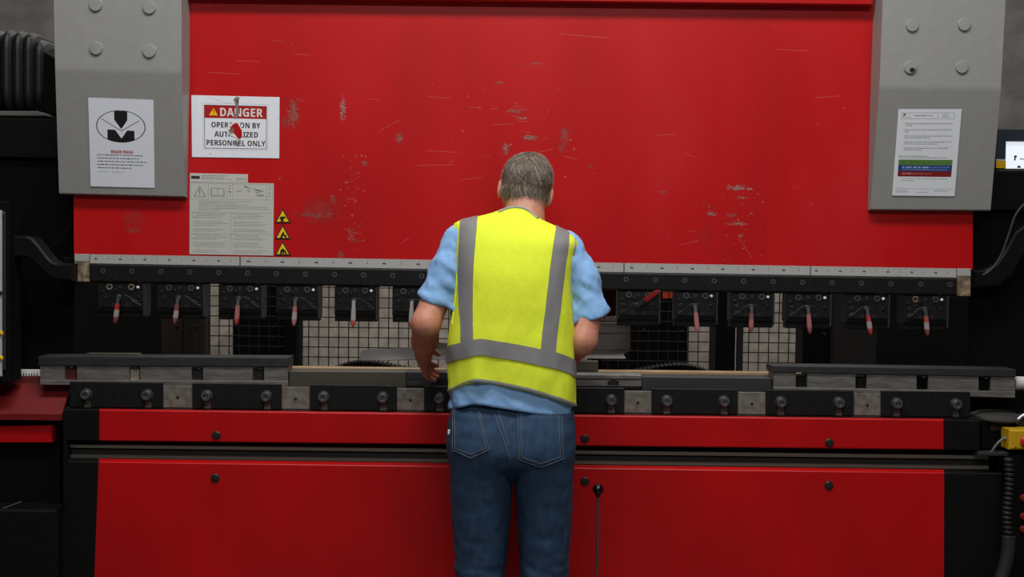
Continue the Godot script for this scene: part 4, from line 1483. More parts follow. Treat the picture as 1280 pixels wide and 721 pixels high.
# ---------------------------------------------------------------- right of the machine
func right_side() -> void:
	# monitor with a dark blue-grey bezel on the right frame
	var t := thing("monitor", "bright monitor in a dark blue-grey bezel at the right edge", "monitor", P(1285, 212, -0.25))
	var m := mat("bezel_blue", Color(0.17, 0.21, 0.25), 0.5)
	var z := -0.2
	var st := begin()
	extr(st, poly([[1243.5, 161], [1400, 163], [1400, 177], [1258, 176.5], [1257.2, 211], [1243.5, 211]], z), z, z - 0.08, 0.003)
	obj("bezel", st, m, t)
	st = begin()
	extr(st, poly([[1250, 168], [1396, 170], [1396, 211.4], [1250, 211]], z - 0.02), z - 0.02, z - 0.075, 0.002)
	obj("case", st, mats["void_black"], t)
	st = begin()
	extr(st, poly([[1257.6, 176.8], [1396, 178], [1396, 211], [1257.2, 210.6]], z - 0.012), z - 0.012, z - 0.0195, 0.001)
	var glow := mat("screen_glow", Color(0.85, 0.87, 0.92), 0.3)
	glow.emission_enabled = true
	glow.emission = Color(0.93, 0.96, 1.0)
	glow.emission_energy_multiplier = 0.75
	var scr := obj("screen", st, glow, t)
	for q in [[[1267.6, 194.5], [1270.4, 194], [1271.2, 196.4], [1269.4, 197.2], [1269.6, 200.4], [1267.8, 200.6]], [[1274.6, 198.2], [1281, 198.4], [1281, 199.4], [1274.6, 199.2]], [[1271.2, 209.6], [1272.6, 206.8], [1275.4, 207.4], [1276, 209.8]]]:
		st = begin()
		extr(st, poly(q, z - 0.012), z - 0.0114, z - 0.0119, 0)
		obj("screen_mark", st, mats["ink_black"], scr)
	var l := AreaLight3D.new()
	l.name = "screen_light"
	l.area_size = Vector2(0.34, 0.08)
	l.light_energy = 0.01
	l.light_color = Color(0.93, 0.96, 1.0)
	l.shadow_enabled = true
	l.area_range = 10.0
	l.area_attenuation = 2.0
	t.add_child(l)
	l.position = P(1326, 194, z - 0.006) - t.position
	l.rotation.y = PI
	t = thing("yellow_label", "small yellow and white label on the monitor bezel's lower corner", "label", P(1251, 211, z))
	st = begin()
	extr(st, poly([[1245, 201], [1257, 201.4], [1257, 210.4], [1245, 210]], z), z + 0.003, z + 0.0008, 0.0005)
	obj("sticker", st, mats["yellow_paint"], t)
	st = begin()
	extr(st, poly([[1245.4, 198.8], [1256.6, 199.2], [1256.6, 201.2], [1245.4, 200.8]], z), z + 0.0026, z + 0.0008, 0.0003)
	obj("white_edge", st, mats["white_paint"], t)
	# bent arm and hose
	t = thing("hose_support", "black curved support with a thin grey hose right of the ram", "bracket", P(1250, 345, 0.0))
	st = begin()
	extr(st, poly([[1217, 338], [1232, 338], [1246, 330], [1258, 312], [1270, 290], [1282, 281], [1300, 279], [1300, 305], [1288, 308], [1278, 322], [1266, 344], [1250, 358], [1217, 360]], -0.03), -0.03, -0.095, 0.006)
	obj("tube", st, mats["black_paint"], t)
	st = begin()
	tube(st, smooth_path([P(1228, 344, 0.0), P(1238, 338, 0.0), P(1250, 322, 0.0), P(1260, 296, 0.0), P(1270, 268, 0.0), P(1284, 252, 0.0)], 8), 0.0045, 8)
	obj("hose", st, mat("hose_grey", Color(0.10, 0.10, 0.10), 0.6), t)
	# pale roller at the die's right end
	t = thing("white_roller", "pale round roller at the right end of the notched die", "roller", P(1276, 490, -0.05))
	st = begin()
	lathe(st, P(1267.5, 478.5, 0.0), Vector3.RIGHT, [Vector2(0, 0), Vector2(0.018, 0), Vector2(0.0225, 0.004), Vector2(0.0225, 0.12), Vector2(0, 0.12)], 20)
	obj("roller", st, mat("roller_white", Color(0.80, 0.78, 0.76), 0.45), t)
	st = begin()
	rod(st, P(1272, 478.5, 0.0) + Vector3(0.1, 0, 0), P(1272, 478.5, 0.0) + Vector3(0.24, 0, 0), 0.008, 12)
	obj("axle", st, mats["dark_steel"], t)
	# black end box of the bed, round lid on it
	# round lid on the black end box
	t = thing("round_lid", "dull dark round lid lying on the black end box", "lid", P(1243, 523, 0.0))
	st = begin()
	var lc := P(1246, 519.5, 0.0)
	lathe(st, lc, Vector3(0, 1, 0.06), [Vector2(0, -0.006), Vector2(0.085, -0.006), Vector2(0.086, 0.0), Vector2(0.06, 0.012), Vector2(0, 0.016)], 32)
	obj("dome", st, mat("lid_grey", Color(0.22, 0.22, 0.21), 0.5), t)
	t = thing("steel_ring", "bright curved steel bracket above the yellow stop box", "bracket", P(1275, 536, 0.05))
	st = begin()
	var arc := []
	for i in 10:
		var a := PI * 0.45 + i * 0.14
		arc.append(P(1288 + 20 * cos(a), 537 - 20 * sin(a), 0.06))
	tube(st, arc, 0.006, 8)
	obj("hoop", st, mats["bright_steel"], t)
	st = begin()
	extr(st, poly([[1266, 520], [1284, 514], [1290, 520], [1290, 534], [1272, 535]], 0.05), 0.0535, 0.0503, 0.001)
	obj("tab", st, mats["dark_steel"], t)
	# emergency stop
	t = thing("emergency_stop", "yellow emergency stop box with a red button at the right edge", "stop button", P(1275, 563, 0.1))
	z = 0.13
	st = begin()
	extr(st, poly([[1261.5, 537], [1296, 537.4], [1296, 562.4], [1261.5, 562]], z), z, 0.06, 0.005)
	obj("box", st, mat("stop_yellow", Color(0.74, 0.58, 0.05), 0.5), t)
	st = begin()
	var bp := P(1281, 551.5, z)
	lathe(st, bp, Vector3.BACK, [Vector2(0.010, 0), Vector2(0.010, 0.008), Vector2(0.0195, 0.010), Vector2(0.021, 0.016), Vector2(0.016, 0.022), Vector2(0, 0.024)], 24)
	obj("red_button", st, mat("button_red", Color(0.70, 0.06, 0.16), 0.4), t)
	st = begin()
	screw(st, P(1269.5, 559.3, z), Vector3.BACK, 0.003, 0.0015, 10)
	obj("screw", st, mats["dark_hole"], t)
	st = begin()
	lathe(st, P(1262, 547.5, 0.1), Vector3.LEFT, [Vector2(0.011, 0), Vector2(0.011, 0.008), Vector2(0.008, 0.012), Vector2(0.006, 0.02), Vector2(0, 0.02)], 12)
	obj("gland", st, mat("hose_pale", Color(0.38, 0.38, 0.37), 0.5), t)
	st = begin()
	tube(st, smooth_path([P(1259, 547.5, 0.1), P(1253, 549, 0.1), P(1246, 555, 0.1), P(1241, 562.5, 0.095), P(1239, 565, 0.09)], 8), 0.0045, 8)
	obj("cable", st, mat("hose_pale", Color(0.38, 0.38, 0.37), 0.5), t)
	# black control pedestal with corrugated hose and red lamps
	t = thing("control_pedestal", "black pedestal with corrugated hose and small red buttons under the stop box", "pedestal", P(1280, 900, 0.1) * Vector3(1, 0, 1))
	st = begin()
	var pa := P(1262.5, 568, 0.12)
	box(st, Vector3(pa.x, 0, 0.0), Vector3(pa.x + 0.2, pa.y, 0.12), 0.006)
	obj("column", st, mats["void_black"], t)
	for y in [622.0, 645.0, 661.0]:
		st = begin()
		lathe(st, P(1278.5, y, 0.1202), Vector3.BACK, [Vector2(0.012, 0), Vector2(0.012, 0.004), Vector2(0.009, 0.010), Vector2(0, 0.011)], 16)
		obj("red_button", st, mat("button_dark_red", Color(0.42, 0.06, 0.04), 0.5), t)
	for i in 17:
		st = begin()
		var y := 572.0 + i * 6.0
		lathe(st, P(1260.5 + sin(i * 0.4) * 1.5, y, 0.135), Vector3.DOWN, [Vector2(0, 0), Vector2(0.012, 0.0), Vector2(0.0165, 0.004), Vector2(0.0165, 0.010), Vector2(0.012, 0.014), Vector2(0, 0.0155)], 16)
		obj("hose_ring", st, mats["rubber_black"], t)
	st = begin()
	tube(st, smooth_path([P(1261, 670, 0.14), P(1260, 690, 0.14), P(1255, 712, 0.14), P(1246, 740, 0.14), P(1240, 790, 0.14), P(1238, 872, 0.14)], 6), 0.022, 14)
	obj("hose_tail", st, mat("hose_dark", Color(0.13, 0.13, 0.13), 0.5), t)

# ---------------------------------------------------------------- the part being bent, the pedal
func workpiece() -> void:
	var m := mat("sheet_steel", Color(0.58, 0.575, 0.565), 0.42, 0.2)
	var t := thing("bent_sheet", "bent grey sheet metal part held across the rail by the worker", "sheet metal", P(640, 450, -0.13))
	var st := begin()
	# tongue with a rounded tip
	var edge := [[450.5, 448], [450, 442], [452, 438.4], [458, 436.4], [480, 435.4], [640, 431.6], [640, 446.6], [530, 449.2], [452, 450.2]]
	var front := []
	var rear := []
	for q in edge:
		# the tongue leans back: its upper edge lies deeper than its lower one
		var v := P(q[0], q[1], lerpf(-0.155, -0.115, clampf((q[1] - 431.0) / 19.0, 0.0, 1.0)))
		front.append(v)
		rear.append(v + Vector3(0, -0.0024, -0.0026))
	var lean := Vector3(0, 1, 1)
	var mid := P(540, 441, -0.135)
	for i in 9:
		tri(st, mid, front[i], front[(i + 1) % 9], lean)
		tri(st, mid + Vector3(0, -0.0024, -0.0026), rear[i], rear[(i + 1) % 9], -lean)
		face(st, [front[i], front[(i + 1) % 9], rear[(i + 1) % 9], rear[i]], (front[i] + front[(i + 1) % 9]) / 2 - mid)
	obj("tongue", st, m, t)
	st = begin()
	extr(st, poly([[541, 430.4], [548, 427.4], [552, 428.4], [640, 429.4], [640, 434], [541, 435.6]], -0.13), -0.13, -0.1335, 0.0006)
	obj("rear_strip", st, m, t)
	# folded end: an upright wall, a step and a flange that slopes to the front
	var zb := -0.22
	st = begin()
	extr(st, band(640, 402, 437, 788, 402.6, 437.2, zb), zb, zb - 0.003, 0.0005)
	obj("back_wall", st, m, t)
	st = begin()
	extr(st, band(640, 402.6, 415, 787.6, 403.2, 415.6, zb + 0.004), zb + 0.012, zb + 0.0005, 0.001)
	obj("folded_edge", st, m, t)
	st = begin()
	var a := P(640, 437.0, zb)
	var b := P(787.6, 437.4, zb)
	var c0 := P(779, 441.8, -0.17)
	var c := P(782.4, 447.4, -0.11)
	var d := P(640, 446.6, -0.11)
	var dn := Vector3(0, -0.003, 0)
	face(st, [a, b, c0, c, d], Vector3(0, 1, 0.3))
	face(st, [a + dn, b + dn, c0 + dn, c + dn, d + dn], Vector3.DOWN)
	var ring := [a, b, c0, c, d]
	for i in 5:
		var e: Vector3 = ring[(i + 1) % 5]
		face(st, [ring[i], e, e + dn, ring[i] + dn], (ring[i] + e) / 2 - (a + c) / 2)
	obj("flange", st, m, t)

func foot_pedal() -> void:
	var z := 0.32
	var top := P(747.5, 611.5, z)
	var t := thing("foot_pedal", "foot pedal on the floor with a thin rod and black ball knob", "pedal", Vector3(top.x, 0, z))
	var st := begin()
	ball(st, top, 0.0175, 24)
	lathe(st, top + Vector3(0, -0.022, 0), Vector3.UP, [Vector2(0, 0), Vector2(0.008, 0), Vector2(0.009, 0.009), Vector2(0, 0.009)], 16)
	obj("ball_knob", st, mat("knob_black", Color(0.035, 0.035, 0.035), 0.18), t)
	st = begin()
	rod(st, Vector3(top.x, 0.06, z), top + Vector3(0, -0.02, 0), 0.0042, 12)
	obj("rod", st, mat("rod_steel", Color(0.36, 0.35, 0.34), 0.4, 0.6), t)
	st = begin()
	box(st, Vector3(top.x - 0.09, 0.0, z - 0.12), Vector3(top.x + 0.09, 0.06, z + 0.10), 0.012)
	obj("base", st, mats["yellow_paint"], t)
	st = begin()
	box(st, Vector3(top.x - 0.06, 0.061, z + 0.0), Vector3(top.x + 0.06, 0.075, z + 0.13), 0.004)
	obj("treadle", st, mats["rubber_black"], t)

# ---------------------------------------------------------------- shapes from distance fields, for the worker
class Grid:
	var o: Vector3
	var h: float
	var nx: int
	var ny: int
	var nz: int
	var f: PackedFloat32Array

func grid(lo: Vector3, hi: Vector3, h: float) -> Grid:
	var g := Grid.new()
	g.o = lo
	g.h = h
	g.nx = int((hi.x - lo.x) / h) + 2
	g.ny = int((hi.y - lo.y) / h) + 2
	g.nz = int((hi.z - lo.z) / h) + 2
	g.f.resize(g.nx * g.ny * g.nz)
	g.f.fill(0.1)
	return g

# a tapered capsule joined on by a smooth minimum
func g_bone(g: Grid, a: Vector3, b: Vector3, ra: float, rb: float, k: float) -> void:
	var m := maxf(ra, rb) + k + g.h * 2.5
	var lo := (a.min(b) - Vector3.ONE * m - g.o) / g.h
	var hi := (a.max(b) + Vector3.ONE * m - g.o) / g.h
	var ab := b - a
	var l2 := maxf(ab.length_squared(), 1e-9)
	for kz in range(maxi(0, int(lo.z)), mini(g.nz - 1, int(hi.z) + 1) + 1):
		for jy in range(maxi(0, int(lo.y)), mini(g.ny - 1, int(hi.y) + 1) + 1):
			var at := g.nx * (jy + g.ny * kz)
			for ix in range(maxi(0, int(lo.x)), mini(g.nx - 1, int(hi.x) + 1) + 1):
				var p := g.o + Vector3(ix, jy, kz) * g.h - a
				var t := clampf(p.dot(ab) / l2, 0.0, 1.0)
				var d := (p - ab * t).length() - lerpf(ra, rb, t)
				var c := g.f[at + ix]
				var e := maxf(k - absf(c - d), 0.0)
				g.f[at + ix] = minf(c, d) - (e * e / (4.0 * k) if k > 0.0 else 0.0)

# an ellipsoid turned by a basis; cut = true takes it away instead
func g_ball(g: Grid, c0: Vector3, bs: Basis, r: Vector3, k: float, cut := false) -> void:
	var m := maxf(r.x, maxf(r.y, r.z)) + k + g.h * 2.5
	var lo := (c0 - Vector3.ONE * m - g.o) / g.h
	var hi := (c0 + Vector3.ONE * m - g.o) / g.h
	var inv := bs.inverse()
	var rm := minf(r.x, minf(r.y, r.z))
	for kz in range(maxi(0, int(lo.z)), mini(g.nz - 1, int(hi.z) + 1) + 1):
		for jy in range(maxi(0, int(lo.y)), mini(g.ny - 1, int(hi.y) + 1) + 1):
			var at := g.nx * (jy + g.ny * kz)
			for ix in range(maxi(0, int(lo.x)), mini(g.nx - 1, int(hi.x) + 1) + 1):
				var p := inv * (g.o + Vector3(ix, jy, kz) * g.h - c0)
				var q := (p / r).length()
				var q2 := (p / (r * r)).length()
				var d := q * (q - 1.0) / maxf(q2, 1e-6) if q > 0.05 else -rm
				var c := g.f[at + ix]
				if cut:
					d = -d
					var e := maxf(k - absf(c - d), 0.0)
					g.f[at + ix] = maxf(c, d) + e * e / (4.0 * k)
				else:
					var e := maxf(k - absf(c - d), 0.0)
					g.f[at + ix] = minf(c, d) - e * e / (4.0 * k)

# rows of [y, centre x, half width, centre z, half depth], y rising: a trunk or trouser leg
func rows_at(rows: Array, y: float) -> Array:
	var n := rows.size()
	if y <= rows[0][0]:
		return rows[0]
	if y >= rows[n - 1][0]:
		return rows[n - 1]
	var i := 0
	while i < n - 2 and y > rows[i + 1][0]:
		i += 1
	var a: Array = rows[maxi(i - 1, 0)]
	var b: Array = rows[i]
	var c: Array = rows[i + 1]
	var d: Array = rows[mini(i + 2, n - 1)]
	var w: float = c[0] - b[0]
	var t: float = (y - b[0]) / w
	var out := [y]
	for k in range(1, 5):
		out.append(cubic_interpolate_in_time(b[k], c[k], a[k], d[k], t, w, minf(a[0] - b[0], -1e-4), maxf(d[0] - b[0], w + 1e-4)))
	return out

func g_loft(g: Grid, rows: Array, n: float, k: float, shrink := 0.0) -> void:
	var y0: float = rows[0][0] + shrink * 0.0
	var y1: float = rows[rows.size() - 1][0] - shrink
	for jy in g.ny:
		var y := g.o.y + jy * g.h
		if y < y0 - 0.05 or y > y1 + 0.05:
			continue
		var r := rows_at(rows, clampf(y + (shrink if y > y1 - 0.12 else shrink * 0.0), y0, rows[rows.size() - 1][0]))
		var over := maxf(y0 - y, y - y1)
		var hw: float = maxf(r[2] - shrink, 0.004)
		var hd: float = maxf(r[4] - shrink, 0.004)
		var sc := minf(hw, hd)
		var i0 := maxi(0, int((r[1] - hw - 0.07 - g.o.x) / g.h))
		var i1 := mini(g.nx - 1, int((r[1] + hw + 0.07 - g.o.x) / g.h) + 1)
		var k0 := maxi(0, int((r[3] - hd - 0.07 - g.o.z) / g.h))
		var k1 := mini(g.nz - 1, int((r[3] + hd + 0.07 - g.o.z) / g.h) + 1)
		for kz in range(k0, k1 + 1):
			var zz := pow(absf(g.o.z + kz * g.h - r[3]) / hd, n)
			var at := g.nx * (jy + g.ny * kz)
			for ix in range(i0, i1 + 1):
				var q := pow(pow(absf(g.o.x + ix * g.h - r[1]) / hw, n) + zz, 1.0 / n)
				var d := maxf((q - 1.0) * sc, over)
				var c := g.f[at + ix]
				var e := maxf(k - absf(c - d), 0.0)
				g.f[at + ix] = minf(c, d) - (e * e / (4.0 * k) if k > 0.0 else 0.0)

func g_each(g: Grid, near: float, fn: Callable) -> void:
	for kz in g.nz:
		for jy in g.ny:
			var at := g.nx * (jy + g.ny * kz)
			for ix in g.nx:
				var c := g.f[at + ix]
				if absf(c) < near:
					g.f[at + ix] = fn.call(g.o + Vector3(ix, jy, kz) * g.h, c)

func g_at(g: Grid, p: Vector3) -> float:
	var q := (p - g.o) / g.h
	var i := int(floor(q.x))
	var j := int(floor(q.y))
	var k := int(floor(q.z))
	if i < 0 or j < 0 or k < 0 or i >= g.nx - 1 or j >= g.ny - 1 or k >= g.nz - 1:
		return 0.1
	var t := q - Vector3(i, j, k)
	var a := i + g.nx * (j + g.ny * k)
	var b := a + g.nx * g.ny
	var f := g.f
	var x00 := lerpf(f[a], f[a + 1], t.x)
	var x10 := lerpf(f[a + g.nx], f[a + g.nx + 1], t.x)
	var x01 := lerpf(f[b], f[b + 1], t.x)
	var x11 := lerpf(f[b + g.nx], f[b + g.nx + 1], t.x)
	return lerpf(lerpf(x00, x10, t.y), lerpf(x01, x11, t.y), t.z)

func g_normal(g: Grid, p: Vector3) -> Vector3:
	var e := g.h
	var v := Vector3(g_at(g, p + Vector3(e, 0, 0)) - g_at(g, p - Vector3(e, 0, 0)), g_at(g, p + Vector3(0, e, 0)) - g_at(g, p - Vector3(0, e, 0)), g_at(g, p + Vector3(0, 0, e)) - g_at(g, p - Vector3(0, 0, e)))
	return v.normalized() if v.length() > 1e-9 else Vector3.BACK

# where a straight line first meets the surface
func g_meet(g: Grid, a: Vector3, dir: Vector3, far: float) -> Vector3:
	dir = dir.normalized()
	var t := 0.0
	var last := 0.0
	while t < far:
		if g_at(g, a + dir * t) < 0.0:
			for i in 12:
				var m := (last + t) / 2
				if g_at(g, a + dir * m) < 0.0:
					t = m
				else:
					last = m
			return a + dir * t
		last = t
		t += 0.003
	return a + dir * far

# surface nets: [vertices, normals, indices] appended
func g_mesh(g: Grid, vs: PackedVector3Array, ns: PackedVector3Array, ids: PackedInt32Array) -> Array:
	var nx := g.nx
	var ny := g.ny
	var nz := g.nz
	var f := g.f
	var sxy := nx * ny
	var cell := PackedInt32Array()
	cell.resize(nx * ny * nz)
	cell.fill(-1)
	var off := [0, 1, nx, nx + 1, sxy, sxy + 1, sxy + nx, sxy + nx + 1]
	var cor := [Vector3(0, 0, 0), Vector3(1, 0, 0), Vector3(0, 1, 0), Vector3(1, 1, 0), Vector3(0, 0, 1), Vector3(1, 0, 1), Vector3(0, 1, 1), Vector3(1, 1, 1)]
	var edges := [[0, 1], [2, 3], [4, 5], [6, 7], [0, 2], [1, 3], [4, 6], [5, 7], [0, 4], [1, 5], [2, 6], [3, 7]]
	for k in nz - 1:
		for j in ny - 1:
			var row := nx * (j + ny * k)
			for i in nx - 1:
				var a := row + i
				var s := int(f[a] < 0.0) + int(f[a + 1] < 0.0) + int(f[a + nx] < 0.0) + int(f[a + nx + 1] < 0.0) + int(f[a + sxy] < 0.0) + int(f[a + sxy + 1] < 0.0) + int(f[a + sxy + nx] < 0.0) + int(f[a + sxy + nx + 1] < 0.0)
				if s == 0 or s == 8:
					continue
				var sum := Vector3.ZERO
				var n := 0
				for e in edges:
					var fa := f[a + off[e[0]]]
					var fb := f[a + off[e[1]]]
					if (fa < 0.0) != (fb < 0.0):
						var ca: Vector3 = cor[e[0]]
						var cb: Vector3 = cor[e[1]]
						sum += ca.lerp(cb, fa / (fa - fb))
						n += 1
				cell[a] = vs.size()
				var p := g.o + (Vector3(i, j, k) + sum / n) * g.h
				vs.append(p)
				ns.append(g_normal(g, p))
	for k in range(1, nz - 1):
		for j in range(1, ny - 1):
			var row := nx * (j + ny * k)
			for i in range(1, nx - 1):
				var a := row + i
				var ins := f[a] < 0.0
				for ax in 3:
					var st := 1 if ax == 0 else (nx if ax == 1 else sxy)
					if ins == (f[a + st] < 0.0):
						continue
					var u := nx if ax == 0 else (sxy if ax == 1 else 1)
					var w := sxy if ax == 0 else (1 if ax == 1 else nx)
					var c0 := cell[a]
					var c1 := cell[a - u]
					var c2 := cell[a - u - w]
					var c3 := cell[a - w]
					if c0 < 0 or c1 < 0 or c2 < 0 or c3 < 0:
						continue
					# outward is +axis when this corner is inside; the front runs clockwise
					if ins:
						ids.append_array([c0, c2, c1, c0, c3, c2])
					else:
						ids.append_array([c0, c1, c2, c0, c2, c3])
	return [vs, ns, ids]

func net(grids: Array) -> ArrayMesh:
	var all := [PackedVector3Array(), PackedVector3Array(), PackedInt32Array()]
	for g in grids:
		all = g_mesh(g, all[0], all[1], all[2])
	return raw_mesh(all[0], all[1], all[2])

func raw_mesh(vs: PackedVector3Array, ns: PackedVector3Array, ids: PackedInt32Array, cols := PackedColorArray()) -> ArrayMesh:
	var arr := []
	arr.resize(Mesh.ARRAY_MAX)
	arr[Mesh.ARRAY_VERTEX] = vs
	arr[Mesh.ARRAY_NORMAL] = ns
	arr[Mesh.ARRAY_INDEX] = ids
	if cols.size() > 0:
		arr[Mesh.ARRAY_COLOR] = cols
	var m := ArrayMesh.new()
	m.add_surface_from_arrays(Mesh.PRIMITIVE_TRIANGLES, arr)
	return m

# a sheet of points lying off a surface (rows of columns), its borders tucked in
func sheet_mesh(g: Grid, pts: Array, off: float, closed := false) -> ArrayMesh:
	var vs := PackedVector3Array()
	var ns := PackedVector3Array()
	var ids := PackedInt32Array()
	var nr := pts.size()
	var nc: int = pts[0].size()
	var c_from := 0 if closed else -1
	for r in range(-1, nr + 1):
		for c in range(c_from, nc + 1):
			var p: Vector3 = pts[clampi(r, 0, nr - 1)][posmod(c, nc) if closed else clampi(c, 0, nc - 1)]
			var n := g_normal(g, p)
			var edge := r < 0 or r >= nr or ((c < 0 or c >= nc) and not closed)
			vs.append(p + n * (-0.004 if edge else off))
			ns.append(n)
	var w := nc + 1 - c_from
	for r in nr + 1:
		for c in w - 1:
			var a := r * w + c
			var q := [a, a + 1, a + w + 1, a + w]
			var k := (vs[q[1]] - vs[q[0]]).cross(vs[q[2]] - vs[q[0]]) + (vs[q[2]] - vs[q[0]]).cross(vs[q[3]] - vs[q[0]])
			if k.dot(ns[a] + ns[a + w + 1]) > 0:
				ids.append_array([q[0], q[2], q[1], q[0], q[3], q[2]])
			else:
				ids.append_array([q[0], q[1], q[2], q[0], q[2], q[3]])
	return raw_mesh(vs, ns, ids)

func seen_from(g: Grid, px: float, py: float) -> Vector3:
	# the garment's back surface level with a point of the photograph
	var d := (P(px, py, 0.4) - P(px, py, 0.8)).normalized()
	return g_meet(g, P(px, py, 0.75), d, 0.6)

func along(list: Array, x: float) -> float:
	# piecewise curve through [x, y] pairs
	if x <= list[0][0]:
		return list[0][1]
	for i in range(list.size() - 1):
		if x <= list[i + 1][0]:
			var t: float = (x - list[i][0]) / (list[i + 1][0] - list[i][0])
			return cubic_interpolate(list[i][1], list[i + 1][1], list[maxi(i - 1, 0)][1], list[mini(i + 2, list.size() - 1)][1], t)
	return list[list.size() - 1][1]

func px_rows(list: Array, tail := false) -> Array:
	# [py, left, right, z, half depth] in the photograph to rows in metres, y rising
	var out := []
	for r in list:
		var a := P(r[1], r[0], r[3])
		var b := P(r[2], r[0], r[3])
		out.append([(a.y + b.y) / 2, (a.x + b.x) / 2, (b.x - a.x) / 2, r[3], r[4]])
	out.reverse()
	return out

func hand(W: Vector3, D: Vector3, S: Vector3, right: bool, curl: Array, g: Grid) -> void:
	D = D.normalized()
	S = (S - D * S.dot(D)).normalized()
	var N := S.cross(D) if right else D.cross(S)
	# palm: four rays from wrist to knuckles
	g_bone(g, W - D * 0.03, W + D * 0.02, 0.027, 0.025, 0.012)
	for i in 4:
		var s := 0.028 - 0.0188 * i
		var kn := W + D * (0.088 - 0.004 * absf(i - 1.0)) + S * s
		g_bone(g, W + D * 0.015 + S * s * 0.55, kn, 0.0155, 0.0115, 0.010)
		var L: float = [0.070, 0.079, 0.073, 0.056][i]
		var dir := D
		var a := kn
		var r := [0.0098, 0.0090, 0.0082, 0.0072]
		for j in 3:
			dir = dir.rotated(N.cross(dir).normalized() * -1.0, -curl[j]) if false else (dir * cos(curl[j]) + N * sin(curl[j])).normalized()
			var nn := (N - dir * N.dot(dir)).normalized()
			var b: Vector3 = a + dir * L * [0.45, 0.31, 0.24][j]
			g_bone(g, a, b, r[j], r[j + 1], 0.003)
			a = b
	var t0 := W + D * 0.022 + S * 0.022
	var t1 := t0 + (D * 0.75 + S * 0.62 + N * 0.30).normalized() * 0.047
	var t2 := t1 + (D * 0.95 + S * 0.18 + N * 0.40).normalized() * 0.034
	var t3 := t2 + (D * 0.90 + S * -0.1 + N * 0.55).normalized() * 0.026
	g_bone(g, t0, t1, 0.0165, 0.0115, 0.010)
	g_bone(g, t1, t2, 0.0112, 0.0100, 0.003)
	g_bone(g, t2, t3, 0.0100, 0.0078, 0.003)

